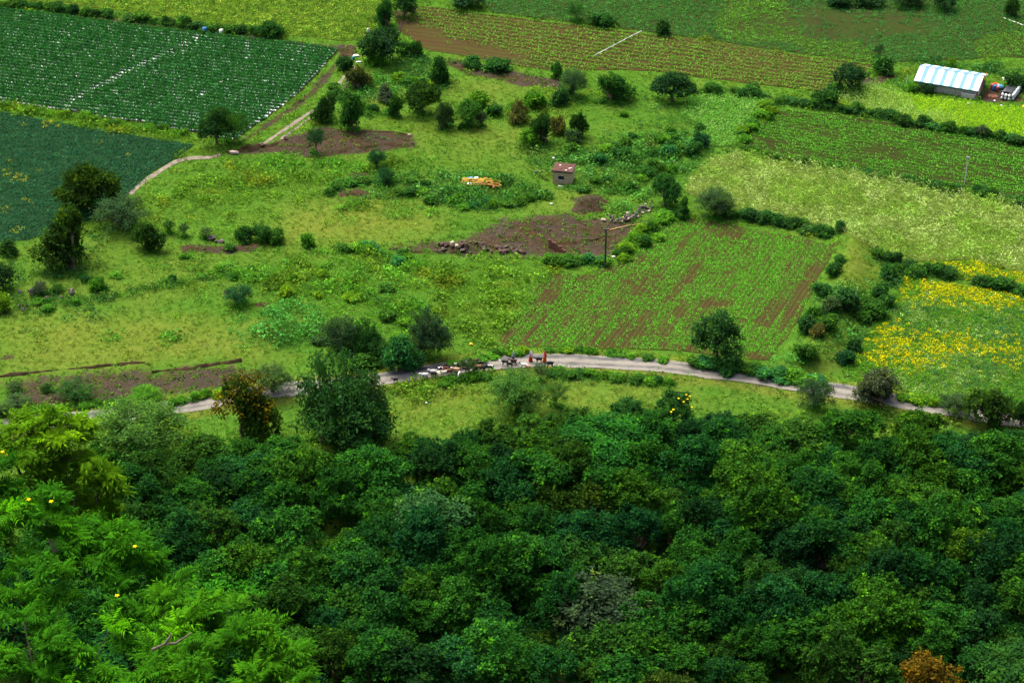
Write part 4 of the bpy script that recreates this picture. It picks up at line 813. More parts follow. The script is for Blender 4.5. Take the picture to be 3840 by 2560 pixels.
    ('airy', (60.86, 307.61, 2.75, 1.84), 'greygreen', 'thin sapling in the upper field above the round blackish tree'),
    ('feather', (28.72, 250.76, 4.42, 4.90), 'greygreen', 'feathery grey-green bush at the edge of the pale field'),
    ('loose', (24.63, 250.30, 3.49, 2.29), 'dark', 'dark shrub next to the tree at the sown field corner'),
    ('bush', (64.32, 294.33, 1.53, 2.13), 'bright', 'bright round bush at the near end of the striped shed'),
    ('wispy', (66.24, 293.19, 1.79, 2.59), 'black', 'dark dead looking brush heap against the shed wall'),
    ('airy', (72.36, 304.33, 1.70, 1.33), 'lime', 'yellow-green sapling behind the striped roof'),
    ('bush', (79.97, 295.57, 2.82, 3.08), 'deep', 'dark shrub behind the tarpaulin stack'),
    ('bush', (81.75, 295.04, 2.81, 2.84), 'deep', 'dark shrub at the picture edge behind the tarpaulin stack'),
    ('bush', (57.63, 330.63, 2.19, 4.15), 'black', 'dark tree at the top edge above the brown patch of the upper field'),
    ('round', (62.45, 331.58, 2.20, 4.68), 'black', 'blackish tree in the middle of the top edge row'),
    ('round', (69.57, 330.71, 3.15, 5.19), 'black', 'largest blackish tree of the top edge row'),
    ('round', (75.86, 328.98, 3.49, 3.87), 'black', 'blackish tree at the end of the top edge row'),
    ('column', (86.58, 325.47, 3.65, 2.30), 'deep', 'narrow dark tree above the small bedded plot'),
    ('loose', (28.40, 273.87, 2.94, 3.13), 'teal', 'bluish dark shrub below the bright leafy patch'),
    ('bush', (27.25, 270.64, 2.19, 2.66), 'dark', 'dark shrub under the bluish shrub by the pale field'),
    ('bush', (49.38, 288.71, 2.52, 3.96), 'dark', 'dark shrub at the upper corner of the seedling field'),
    ('bush', (51.32, 292.68, 1.91, 3.53), 'dark', 'dark shrub leading up to the round blackish tree'),
    ('bush', (54.10, 286.10, 1.51, 2.54), 'mid', 'small shrub in the tall crop near the blackish tree'),
    ('bush', (59.10, 284.01, 1.38, 2.30), 'dark', 'dark shrub on the hedge above the seedling field'),
    ('bush', (64.02, 282.03, 1.25, 2.06), 'dark', 'single dark shrub in the crop below the shed'),
    ('wispy', (71.78, 277.38, 2.10, 2.03), 'grey', 'thin grey shrub in the far meadow clump'),
):
    t = tree(style, *dims, col, label, None, 'shrub' if style in ('bush', 'wispy') else 'tree', 'shrub' if style in ('bush', 'wispy') else 'tree')
    if 'orange-brown upper' in label:                                  # flowering upper twigs
        V, T, tg = crown_lobed(333, nl=12, nc=12, nleaf=9, leaf=.06, zb=.35, inner=.0, young=.3); V = V.copy(); V[:, 2] = V[:, 2]*1.02+.015; V[:, :2] *= 1.03
        fl = obj('blossom', npmesh('blossom', V, np.arange(len(V)).reshape(-1, 4), LEAF, {'tone': T}), t); fl.color = (.070, .062, .010, 1)
        fl['label'] = 'orange-brown flowering twigs over the upper crown'

# -- shrubs on the field banks and hedges
HEDGES = []
def hedge(line, n, wr, hr, cols, label, group, spread=.5, style='bush', seed=0):
    n = int(n*1.1); HEDGES.append((line, cols)); r_ = random.Random(seed); L = smooth_line(line, 8); s = np.r_[0, np.cumsum(np.linalg.norm(np.diff(L, axis=0), axis=1))]
    for i in range(n):
        q = (i+.5+r_.uniform(-.3, .3))/n*s[-1]; x = np.interp(q, s, L[:, 0])+r_.gauss(0, spread); y = np.interp(q, s, L[:, 1])+r_.gauss(0, spread)
        shrub(x, y, r_.uniform(*hr), r_.uniform(*wr), r_.choice(cols), label, group, style, 'weed_bush' if 'weed' in label or 'bush' in label else 'hedge_shrub')
hedge([(-89.96, 330.16), (-83.63, 329.59), (-77.85, 327.76), (-72.50, 326.56), (-68.60, 326.24)], 13, (1.4, 2.6), (.9, 1.8), ('dark', 'mid', 'deep'), 'low shrub on the dark strip along the far edge of the mulched field', 'hedge shrubs beyond the mulched field', .3, seed=1)
hedge([(-67.59, 324.84), (-63.10, 323.83), (-57.68, 321.68), (-52.40, 320.12), (-47.16, 318.59), (-43.27, 317.59)], 14, (1.4, 2.8), (.9, 1.9), ('dark', 'mid', 'deep'), 'low shrub on the dark strip along the far edge of the mulched field', 'hedge shrubs beyond the mulched field', .3, seed=2)
shrub(-40.97, 317.10, 2.88, 3.76, 'dark', 'largest rounded shrub on the strip beyond the mulched field')
hedge([(-80.95, 289.05), (-77.10, 287.37), (-72.17, 285.88), (-65.91, 283.33), (-59.72, 280.63), (-53.70, 278.52), (-48.85, 276.25)], 16, (1.0, 2.2), (.5, 1.0), ('mid', 'bright', 'lime'), 'low weedy shrub on the bank between mulched and dark crop fields', 'weedy shrubs on the bank below the mulched field', .5, seed=3)
hedge([(41.44, 288.64), (44.71, 288.68), (48.24, 287.21), (52.39, 285.46), (55.72, 284.55), (59.56, 282.63)], 15, (1.3, 2.4), (.8, 1.5), ('dark', 'mid', 'deep'), 'hedge shrub on the long bank above the seedling field', 'hedge above the seedling field', .35, seed=4)
hedge([(59.97, 282.36), (64.19, 280.41), (68.50, 279.06), (72.62, 277.06), (77.79, 274.74)], 15, (1.4, 2.6), (.9, 1.7), ('dark', 'mid', 'deep'), 'hedge shrub on the long bank above the seedling field', 'hedge above the seedling field', .35, seed=5)
hedge([(33.91, 273.06), (37.31, 271.45), (40.19, 269.56), (43.33, 268.21), (46.51, 267.30), (49.54, 265.53)], 9, (.9, 1.8), (.5, 1.0), ('mid', 'bright', 'dark'), 'small shrub on the bank between seedling and pale fields', 'shrubs below the seedling field', .3, seed=6)
hedge([(51.51, 264.17), (56.66, 262.50), (60.66, 260.73), (63.51, 258.72), (67.21, 257.95), (70.49, 256.30), (73.21, 254.07)], 13, (1.2, 2.6), (.7, 1.5), ('mid', 'dark', 'dark'), 'small shrub on the bank between seedling and pale fields', 'shrubs below the seedling field', .3, seed=7)
hedge([(29.72, 251.39), (32.73, 250.08), (36.74, 248.68), (40.71, 247.26), (45.27, 243.53)], 13, (1.4, 2.8), (.9, 1.6), ('dark', 'mid', 'deep'), 'hedge shrub on the upper bank of the sown field', 'hedge above the sown field', .4, seed=8)
hedge([(28.30, 293.05), (31.61, 293.30), (34.48, 293.76), (37.67, 292.66), (40.85, 291.64)], 9, (1.5, 2.8), (1.0, 1.8), ('dark', 'mid'), 'hedge shrub beneath the tan end of the striped field', 'hedge below the striped field', .5, seed=9)
hedge([(40.89, 287.81), (38.58, 283.54), (36.79, 279.44), (34.80, 275.37)], 11, (1.3, 2.4), (.8, 1.5), ('bright', 'lime', 'mid'), 'bright leafy shrub on the short end of the seedling field', 'shrubs at the seedling field end', .6, seed=10)
hedge([(50.58, 239.29), (51.56, 236.55), (53.22, 234.58), (55.97, 234.39), (58.37, 233.49), (60.63, 232.91)], 11, (1.5, 2.6), (1.0, 1.8), ('dark', 'deep', 'mid'), 'hedge shrub between the pale field and the golden field', 'hedge above the golden field', .5, seed=11)
hedge([(61.99, 231.77), (63.61, 231.03), (65.36, 230.01), (67.26, 228.91)], 6, (1.8, 2.6), (1.1, 1.6), ('dark', 'deep'), 'trimmed looking dark hedge bush at the golden strip', 'dark hedge at the golden strip', .2, seed=12)
for x0, w_, tp, cl, lb in (((42.87, 231.89), 2.4, 1.9, 'dark', 'uppermost round shrub on the yellow grass bank'), ((43.91, 234.76), 1.6, 1.3, 'dark', 'small shrub just behind the uppermost round bank shrub'), ((40.70, 226.77), 2.4, 2.0, 'dark', 'dark shrub where the bank meets the sown field edge'), ((43.00, 222.26), 3.4, 2.7, 'deep', 'largest dark shrub on the yellow grass bank'), ((41.09, 221.02), 2.6, 2.0, 'greygreen', 'grey-green shrub beside the largest bank shrub'), ((38.93, 220.67), 2.2, 1.8, 'mid', 'mid green shrub on the sown field side of the bank'),
        ((40.26, 216.98), 2.6, 2.1, 'mid', 'mid green shrub in the middle of the bank'), ((37.17, 217.17), 2.8, 2.4, 'deep', 'dark domed shrub halfway down the bank'), ((38.52, 215.14), 1.9, 1.7, 'brown', 'dry brownish shrub touching the dark domed bank shrub'), ((36.32, 210.08), 2.6, 2.2, 'mid', 'lowest mid green shrub of the bank'), ((48.76, 227.84), 2.6, 2.0, 'dark', 'dark shrub on the golden field side of the bank'), ((46.94, 222.44), 2.8, 2.3, 'mid', 'loose mid green shrub above the ditch by the golden field'), ((49.09, 225.12), 2.2, 1.7, 'dark', 'dark shrub at the brown ditch head'),
        ((43.24, 214.24), 2.0, 1.6, 'deep', 'dark shrub in the brown ditch'), ((41.45, 210.87), 2.1, 1.7, 'teal', 'bluish shrub lowest in the brown ditch'), ((50.19, 233.10), 2.2, 1.8, 'dark', 'dark shrub high on the golden field bank'), ((45.70, 224.53), 2.2, 1.7, 'mid', 'shrub crowning the bank ridge'), ((44.99, 221.01), 2.0, 1.3, 'mid', 'low shrub on the ridge below the crowning shrub')):
    shrub(*x0, tp, w_, cl, lb)
hedge([(22.19, 210.64), (24.14, 209.89), (26.28, 209.41), (28.38, 208.56), (30.48, 207.81)], 11, (1.6, 2.6), (.8, 1.4), ('mid', 'jade', 'dark'), 'leafy shrub on the far verge under the round dark tree', 'verge shrubs below the sown field', .35, seed=13)
hedge([(31.17, 207.48), (33.27, 206.84), (35.18, 206.19), (37.24, 205.45)], 9, (1.6, 2.6), (.8, 1.4), ('bright', 'jade'), 'bright viny shrub on the far verge below the bank', 'viny verge shrubs below the bank', .5, seed=14)
hedge([(-8.32, 209.85), (-5.97, 210.75), (-3.24, 212.09), (-1.03, 212.93), (1.56, 213.60)], 13, (1.0, 1.8), (.5, .9), ('bright', 'lime', 'mid'), 'low bright weed bush on the far verge beside the goat herd', 'verge weeds beside the herd', .3, seed=15)
hedge([(4.52, 213.74), (7.86, 213.86), (10.62, 213.36), (13.37, 212.77), (16.99, 211.61), (18.80, 211.18)], 12, (1.0, 1.7), (.4, .7), ('bright', 'lime', 'mid'), 'low weed bush on the far verge behind the walkers', 'verge weeds behind the walkers', .3, seed=16)
hedge([(-8.77, 206.47), (-6.80, 207.13), (-4.46, 207.80), (-2.83, 208.27)], 8, (.9, 1.7), (.5, .9), ('mid', 'bright'), 'low weed bush on the near verge under the goat herd', 'near verge weeds under the herd', .2, seed=17)
hedge([(4.63, 208.60), (7.72, 208.45), (10.44, 208.19), (13.14, 207.62), (16.73, 207.03), (19.40, 206.39)], 13, (1.0, 1.8), (.5, .9), ('mid', 'dark', 'bright'), 'low weed bush on the near verge past the feathery trees', 'near verge weeds past the feathery trees', .25, seed=18)
hedge([(-58.48, 199.32), (-54.20, 199.96), (-50.85, 200.82), (-46.57, 201.67)], 14, (.9, 1.8), (.4, .8), ('bright', 'mid'), 'low weed bush on the verge of the brown fallow plot', 'verge weeds at the fallow plot', .25, seed=19)
hedge([(-41.12, 201.05), (-38.60, 201.99), (-36.04, 202.80), (-34.16, 203.45)], 9, (1.0, 1.9), (.5, .9), ('bright', 'lime'), 'bright weed bush on the verge behind the orange-brown tree', 'verge weeds behind the orange-brown tree', .2, seed=20)
hedge([(46.68, 202.67), (48.67, 201.81), (51.05, 201.28), (53.81, 200.86)], 8, (1.2, 2.2), (.6, 1.0), ('lime', 'bright'), 'yellow-green bush on the verge under the golden field', 'verge bushes under the golden field', .3, seed=21)
hedge([(4.28, 236.63), (6.09, 237.32), (8.48, 236.82), (10.86, 236.46), (12.65, 236.35)], 9, (1.4, 2.4), (.8, 1.3), ('bright', 'jade', 'mid'), 'leafy bush at the foot of the bare plot by the dark pole', 'bushes below the bare plot', .4, seed=22)
hedge([(14.08, 237.02), (15.83, 240.04), (16.98, 242.70), (18.13, 244.95), (19.73, 247.68)], 10, (1.4, 2.2), (.8, 1.4), ('bright', 'lime', 'mid'), 'bright bush on the edge between bare plot and sown field', 'bushes between bare plot and sown field', .4, seed=23)
hedge([(17.59, 241.19), (19.67, 245.82), (21.80, 250.43), (23.84, 253.06)], 8, (1.6, 2.4), (.9, 1.4), ('mid', 'bright', 'dark'), 'bush on the edge between the stone heap and the sown field', 'bushes beside the stone heap', .5, seed=24)

hedge([(7.53, 274.13), (12.07, 271.85), (16.75, 273.78), (21.50, 276.00), (26.29, 277.84)], 13, (1.4, 3.0), (.8, 1.7), ('mid', 'dark', 'bright'), 'weedy bush in the tangled thicket uphill of the rusty roofed hut', 'thicket bushes uphill of the hut', 1.6, seed=31)
hedge([(12.53, 266.47), (17.15, 268.47), (21.09, 269.24), (25.17, 271.55), (28.04, 274.72)], 14, (1.4, 3.0), (.8, 1.7), ('mid', 'dark', 'jade'), 'weedy bush in the tangled thicket beyond the hut side wall', 'thicket bushes beside the hut', 1.6, seed=32)
hedge([(11.02, 259.89), (14.20, 260.02), (17.44, 261.44), (20.78, 264.16), (24.72, 265.40)], 10, (1.2, 2.4), (.7, 1.3), ('bright', 'mid', 'dark'), 'low weedy bush between the hut and the sown field corner tree', 'bushes between hut and corner tree', 1.0, seed=33)
hedge([(-11.02, 255.97), (-7.21, 253.89), (-2.86, 253.73), (1.50, 255.03), (4.65, 257.14)], 11, (1.2, 2.4), (.6, 1.1), ('bright', 'mid', 'jade'), 'leafy bush on the rim below the yellow timber heap', 'bushes below the timber heap', .6, seed=34)
hedge([(-26.82, 257.70), (-24.53, 260.88), (-20.77, 261.83), (-16.90, 260.97), (-13.68, 260.05), (-13.60, 258.00), (-17.31, 256.55)], 12, (1.1, 2.2), (.6, 1.1), ('bright', 'mid', 'dark'), 'leafy bush in the ring round the overgrown pits', 'bushes round the pits', .4, seed=35)
hedge([(-24.25, 240.59), (-20.69, 240.94), (-17.00, 239.16), (-13.37, 237.48)], 9, (1.2, 2.4), (.6, 1.1), ('bright', 'jade', 'mid'), 'fresh green bush below the near end of the bare plot', 'bushes below the bare plot end', .9, seed=36)
hedge([(-20.84, 297.52), (-16.59, 296.84), (-12.27, 293.63), (-14.91, 290.09), (-19.12, 291.48)], 9, (1.2, 2.4), (.7, 1.4), ('bright', 'mid', 'lime'), 'leafy bush below the large blackish tree', 'bushes below the large blackish tree', 1.2, seed=37)
hedge([(-27.73, 295.57), (-25.95, 290.30), (-22.19, 285.16), (-18.73, 283.96)], 9, (1.2, 2.2), (.7, 1.3), ('bright', 'mid', 'dark'), 'weedy bush between the track and the upper meadow trees', 'bushes beside the track', .9, seed=38)
hedge([(-9.12, 279.61), (-3.82, 285.47), (4.40, 288.36), (10.63, 290.06), (18.18, 289.19)], 10, (1.0, 2.2), (.5, 1.0), ('mid', 'bright', 'dark'), 'small weedy bush scattered over the upper meadow', 'small bushes of the upper meadow', 2.2, seed=39)
hedge([(-63.80, 226.89), (-55.78, 226.80), (-47.71, 230.12), (-40.59, 232.96), (-33.84, 235.28)], 12, (.9, 1.8), (.4, .9), ('mid', 'dark', 'bright'), 'small weedy bush scattered over the near meadow', 'small bushes of the near meadow', 3.0, seed=40)
hedge([(-30.66, 227.04), (-24.04, 230.19), (-16.84, 225.54), (-12.03, 218.93)], 12, (1.2, 2.6), (.6, 1.2), ('bright', 'mid', 'lime'), 'weedy bush on the lush slope above the roadside thicket', 'bushes above the roadside thicket', 2.0, seed=41)
hedge([(-24.27, 217.00), (-22.29, 215.65), (-20.35, 214.51), (-18.78, 213.13)], 9, (1.6, 3.0), (1.0, 1.9), ('greygreen', 'dark', 'mid'), 'greyish bush in the roadside thicket by the biggest dark tree', 'thicket bushes by the biggest dark tree', .8, seed=42)
NMEADOW = len(TREES)
# -- forest between the grass bank and the camera hill
FOREST = [(-48.72, 185.52), (-42.47, 186.56), (-37.13, 187.39), (-30.64, 187.17), (-25.61, 186.73), (-18.73, 187.65), (-14.81, 188.78), (-10.87, 190.43), (-5.88, 192.30), (0.20, 193.94), (5.83, 194.80), (11.52, 196.32), (16.74, 197.46), (21.67, 194.54), (29.29, 194.07), (36.72, 192.52), (46.68, 191.51), (54.15, 190.88), (62.45, 189.66), (49.56, 126.58), (-10.18, 126.58), (-47.05, 126.58), (-57.52, 170.05), (-51.92, 179.31)]
FR = random.Random(12); pts = []
SPECIAL = [  # style, colour, x, y, h, w, label
    ('layered', (.016, .082, .012), (10.90, 187.60), 6.0, 11.0, 'bright fern-leaved spreading tree in the middle of the forest edge'),
    ('big', (.024, .046, .022), (9.26, 158.44), 6.5, 11.5, 'grey-leaved wide tree showing pale in the lower middle of the forest'),
    ('big', (.024, .082, .026), (-8.28, 172.96), 6.8, 11.5, 'broad bluish grey-green tree in the forest above the green bush'),
    ('loose', (.020, .048, .007), (4.26, 177.23), 6.6, 7.2, 'olive brown leafed tree at the heart of the forest'),
    ('loose', (.022, .050, .008), (9.93, 175.47), 6.0, 7.5, 'second olive brown tree touching the first at the heart of the forest'),
    ('forest', (.075, .050, .006), (41.02, 146.85), 6.2, 7.5, 'rusty ochre crowned tree at the bottom corner of the forest'),
    ('layered', (.017, .095, .007), (-28.78, 159.57), 5.0, 11.0, 'fern-leaved low tree behind the bright foreground shrubs'),
    ('forest', 'mid', (1.97, 191.73), 4.6, 5.2, 'light topped tree first at the forest edge under the feathery tree'),
    ('forest', 'dark', (13.59, 196.42), 4.2, 4.8, 'bluish tree leading the forest edge on the grassy bank'),
    ('forest', 'dark', (19.03, 196.93), 4.8, 5.0, 'bluish edge tree dotted with yellow flowers'),
    ('loose', (.024, .052, .009), (14.83, 145.76), 5.5, 6.5, 'brown tinged tree low in the forest middle'),
    ('big', (.030, .108, .010), (36.26, 156.73), 8.0, 9.0, 'tall pale green domed tree standing out in the forest'),
    ('forest', (.044, .110, .009), (48.32, 167.49), 6.5, 6.0, 'yellowish green tree beside a dark gap in the forest'),
    ('layered', (.014, .052, .011), (48.44, 147.99), 5.5, 8.5, 'teal fern-leaved tree in the bottom corner behind the rusty one'),
]
for st, cl, g, h, w, lb in SPECIAL:
    t = tree(st, *g, h, w, cl, lb, name='forest_tree'); pts.append((*g, w*.40))
    if 'yellow flowers' in lb:
        V = sphere(np.random.default_rng(4), 60, .1)*np.array([.42, .42, .45])+np.array([0, 0, .55])
        fme = MB().lathe([(.001, 0), (.018, .01), (.026, .025), (.015, .02), (.001, .015)], 7).mesh('flower_cluster', PETAL)
        for p in V[V[:, 0] > .1][:9]: obj('flower_cluster', fme, t, tuple(p))
xs = [p[0] for p in FOREST]; ys = [p[1] for p in FOREST]; fc = {'dark green': (.0095, .048, .0095), 'mid green': (.0155, .068, .009), 'bluish green': (.0100, .052, .0135), 'very dark green': (.0080, .034, .0090), 'leaf green': (.0215, .074, .008), 'fresh green': (.0180, .080, .0105), 'olive tinged': (.0170, .055, .008)}; fk = ['dark green', 'dark green', 'mid green', 'mid green', 'bluish green', 'very dark green', 'leaf green', 'fresh green', 'olive tinged']
tries = 0; cand = []
while tries < 60000 and len(cand) < 300:
    tries += 1; x, y = FR.uniform(min(xs), max(xs)), FR.uniform(148, max(ys)); w = FR.choice((4.2, 4.8, 5.4, 6.0, 6.8))
    if abs(x) > 50+(y-148)*.22 or not in_poly(np.array([x]), np.array([y]), FOREST)[0]: continue
    if all((x-a)**2+(y-b)**2 > (.30*(w+6)*.5+.30*(c/.40)*.5)**2 for a, b, c in pts): pts.append((x, y, w*.40)); cand.append((x, y, w))
edge = FOREST[:19]
for x, y, w in cand:
    nm = FR.choice(fk); cl = fc[nm]; d = float(seg_dist(np.array([x]), np.array([y]), edge)[0])
    zone = 'at the road edge of the forest' if d < 5 else 'just behind the forest edge' if d < 12 else 'deep in the forest middle' if y > 170 else 'along the bottom of the forest' if y < 160 else 'in the lower forest'
    col_ = 'behind the foreground shrubs' if x < -18 else 'below the goat herd' if x < 4 else 'below the sown field' if x < 24 else 'below the golden field'
    h = w*FR.uniform(.78, 1.2) if d > 5 else w*FR.uniform(.62, .8)
    tree('forest', x, y, h, w*1.28, cl, f'{"broad" if w > 5.5 else "small"} {nm} tree {zone} {col_}', 'trees of the forest below the road', 'forest_tree', tint=.22)
print('forest trees', len(cand))
# ------------------------------------------------------------------ foreground shrubs on the camera hill: drooping pinnate leaves
def pinnate(L=.22, pairs=5, seed=0, slim=.16):
    """one compound leaf along +X: midrib and paired narrow leaflets that droop; returns (n,4,3) quads"""
    rng = np.random.default_rng(seed); q = []
    def mid(s): return np.array([L*s, 0, .05*L*math.sin(s*3.14)-.28*L*s*s])
    for i in range(pairs+1):
        s = .18+.78*i/pairs
        for sd in ((-1, 1) if i < pairs else (0,)):
            ln = L*(.46-.10*abs(s-.5))*rng.uniform(.85, 1.1); d = unit(np.array([.55 if sd else 1, .95*sd, -.12])); w = ln*slim; b = mid(s); n_ = unit(np.cross(d, [0, 0, 1])); m1 = b+d*ln*.45+np.array([0, 0, .03*ln]); t = b+d*ln+np.array([0, 0, -.42*ln])
            q += [[b, m1-n_*w, m1+np.array([0, 0, .02*ln]), b], [b, m1+np.array([0, 0, .02*ln]), m1+n_*w, b]]
            q[-2:] = [[b, m1-n_*w, t, m1+n_*w]]
    q.append([mid(0), mid(.5)+np.array([0, .006*L*3, 0]), mid(1), mid(.5)-np.array([0, .006*L*3, 0])])
    return np.array(q)
PINN = [pinnate(.25, 5, 1), pinnate(.23, 6, 2), pinnate(.27, 5, 3, .13)]
SHRUBBARK = plain('shrub_bark', (.085, .065, .045), .9, .4, 8)
NEARLEAF = leaf_material('near_leaf', .14)
PINN_ME = [npmesh('leaf', p.reshape(-1, 3), np.arange(p.size//3).reshape(-1, 4), NEARLEAF, {'tone': np.full(p.size//3, .5)}) for p in PINN]
def rotmats(d, rng):
    """frames whose X axis is d and whose Z axis leans upward"""
    x = unit(d); z = np.array([0, 0, 1.])+rng.normal(size=x.shape)*.35; y = unit(np.cross(z, x)); z = np.cross(x, y); return np.stack([x, y, z], 2)
def near_shrub(name, label, base, blobs, dens, col, seed, flowers=(), stems=(), bare=()):
    rng = np.random.default_rng(seed); base = np.array(base); t = empty(name, tuple(base), 0, label, 'shrub'); mb = MB(); P, D_, T = [], [], []
    for (c, r) in blobs:
        c = np.array(c)-base; n = int(dens*r*r*60*1.9)
        ntw = max(6, n//14); tw = sphere(rng, ntw, -.25)                    # twig ends on the blob, each with a whorl of leaves
        for v in tw:
            p = c+v*r*rng.uniform(.80, 1.12)*np.array([1, 1, .85]); k = rng.integers(10, 17); tone = np.clip(rng.normal(.47, .19), .1, .9)+(.25 if rng.random() < .15 else 0)
            a = rng.random(k)*6.283; out = np.stack([np.cos(a), np.sin(a), rng.uniform(-.15, .75, k)], 1)+v*.55
            P.append(p+rng.normal(size=(k, 3))*.05-out*.03); D_.append(out); T.append(tone+rng.normal(0, .07, k))
        st = np.array((0, 0, .2)) if not stems else np.array(min(stems, key=lambda s_: np.linalg.norm(np.array(s_[-1])-base-c))[-1])-base
        for q in range(2 if len(stems) > 3 else 0):
            e = c+sphere(rng, 1)[0]*r*.75; m_ = st*.35+e*.65+np.array([0, 0, -.15])
            mb.tube([st, m_, e], [.014, .010, .004], 5)
    for s_ in stems: mb.tube([np.array(p)-base for p in s_], ([.034]+[.026]*(len(s_)-2)+[.018]) if len(stems) > 3 else [.012]*len(s_), 6)
    for s_ in bare: mb.tube([np.array(p)-base for p in s_], [.024]+[.018]*(len(s_)-2)+[.008], 6)
    obj('stems', mb.mesh('stems', SHRUBBARK), t)
    P, D_, T = np.concatenate(P), np.concatenate(D_), np.clip(np.concatenate(T), 0, 1); M = rotmats(D_, rng); sc = rng.uniform(.75, 1.2, len(P)); kind = rng.integers(0, 3, len(P))
    order = np.argsort(P[:, 1]-P[:, 2]*.8); solo = set(order[:int(len(order)*.6)][rng.permutation(int(len(order)*.6))[:300]].tolist()) if len(order) > 400 else set()
    Vs, Ts = [], []
    for k in range(3):
        idx = np.array([i for i in np.where(kind == k)[0] if i not in solo]); q = PINN[k].reshape(-1, 3)
        V = np.einsum('nij,vj->nvi', M[idx], q)*sc[idx][:, None, None]+P[idx][:, None, :]; Vs.append(V.reshape(-1, 3)); Ts.append(np.repeat(T[idx], len(q)))
    V = np.concatenate(Vs); f = obj('foliage', npmesh('foliage', V, np.arange(len(V)).reshape(-1, 4), NEARLEAF, {'tone': np.concatenate(Ts)}), t); f.color = (*col, 1); f['kind'] = 'stuff'
    for i in sorted(solo):
        o = obj('leaf', PINN_ME[kind[i]], t); o.matrix_local = Matrix.LocRotScale(Vector(P[i]), Matrix(M[i].tolist()).to_quaternion(), Vector((sc[i],)*3))
        g_ = .75+.7*T[i]; o.color = (col[0]*g_*(1+.3*(T[i]-.5)), col[1]*g_, col[2]*g_*.9, 1)
    for p in flowers:
        fl = MB()
        for k in range(5):
            a = k*1.257; fl.tube([(0, 0, 0), (.02*math.cos(a), .02*math.sin(a), .02), (.038*math.cos(a), .038*math.sin(a), .014)], [.008, .015, .008], 5)
        obj('flower', fl.mesh('flower', PETAL, True), t, tuple(np.array(p)-base))
    return t
SX = lambda L_, d, k: [(c, r*d/4573) for c, r in L_]
DA, DB, DC = 36.0, 33.0, 31.0
near_shrub('flowering_shrub', 'tall bright green shrub with bare stems and drooping leaves nearest the road', (-7.94, 28.15, 108.16), [(c, r*DA/4573) for c, r in (
    ((-8.64, 29.46, 110.26), 55), ((-8.16, 29.24, 110.66), 42), ((-8.52, 29.42, 110.52), 30), ((-7.87, 29.22, 110.51), 48), ((-8.35, 29.02, 110.04), 62), ((-8.75, 28.56, 110.63), 50), ((-7.64, 28.93, 110.34), 46), ((-7.72, 28.93, 110.01), 42), ((-8.02, 29.10, 109.66), 40), ((-7.37, 28.82, 109.90), 36), ((-7.23, 28.75, 109.58), 36), ((-7.52, 28.91, 109.37), 38), ((-7.35, 28.86, 109.07), 30), ((-7.66, 28.82, 108.96), 32), ((-8.80, 28.68, 110.10), 48), ((-8.03, 29.21, 109.11), 24), ((-9.16, 28.71, 110.30), 60))], 1.0, (.043, .108, .004), 3,
    flowers=[(-8.66, 28.05, 110.94), (-8.61, 28.03, 110.89)], stems=[[(-7.94, 28.15, 108.16), (-7.77, 28.59, 108.86), (-7.75, 28.79, 109.47), (-7.88, 28.79, 109.69)], [(-7.94, 28.15, 108.16), (-8.29, 28.73, 109.07), (-8.18, 29.03, 109.62), (-8.09, 29.14, 110.10)], [(-7.94, 28.15, 108.16), (-7.64, 28.70, 108.61), (-7.46, 28.84, 109.08), (-7.37, 28.87, 109.44)], [(-7.94, 28.15, 108.16), (-8.58, 29.07, 109.49), (-8.74, 29.11, 109.79), (-8.79, 29.00, 110.20)]])
near_shrub('flowering_shrub', 'big fern-leaved bright green shrub filling the bottom corner of the picture', (-7.54, 23.10, 108.42), [(c, r*DB/4573) for c, r in (
    ((-8.30, 26.44, 111.35), 52), ((-7.95, 26.22, 111.25), 52), ((-7.56, 25.98, 111.11), 55), ((-8.04, 25.93, 110.89), 75), ((-7.49, 25.73, 110.74), 70), ((-6.95, 25.76, 110.58), 52), ((-7.28, 26.24, 110.66), 42), ((-6.54, 26.02, 110.61), 40), ((-6.31, 25.66, 110.57), 52), ((-6.00, 25.81, 110.33), 42), ((-5.93, 25.79, 109.95), 50), ((-6.74, 25.50, 110.17), 66), ((-7.55, 25.04, 110.53), 78), ((-8.07, 25.04, 110.75), 70), ((-6.18, 24.83, 110.13), 62), ((-7.11, 24.39, 110.22), 80), ((-7.74, 24.12, 110.44), 75), ((-6.41, 24.02, 110.17), 70), ((-7.35, 23.32, 110.29), 78), ((-6.72, 23.34, 110.10), 62), ((-6.02, 23.45, 110.01), 60), ((-5.69, 24.33, 110.01), 48), ((-8.38, 25.76, 111.15), 60), ((-8.22, 24.63, 110.46), 60), ((-7.78, 23.09, 110.19), 60), ((-7.04, 22.86, 109.96), 70), ((-6.22, 22.95, 109.80), 60))], 1.0, (.019, .084, .004), 4,
    flowers=[(-7.19, 25.35, 111.84), (-5.92, 25.15, 111.12), (-6.02, 24.03, 111.03), (-7.57, 25.46, 111.80)], stems=[[(-7.54, 23.10, 108.42), (-7.42, 23.92, 109.13), (-7.75, 24.83, 109.69), (-8.00, 25.75, 110.29)], [(-7.54, 23.10, 108.42), (-6.71, 24.21, 109.23), (-6.42, 25.19, 109.67), (-6.34, 25.75, 110.02)], [(-7.54, 23.10, 108.42), (-7.34, 24.68, 109.36), (-7.26, 25.67, 109.90), (-7.21, 26.07, 110.40)]])
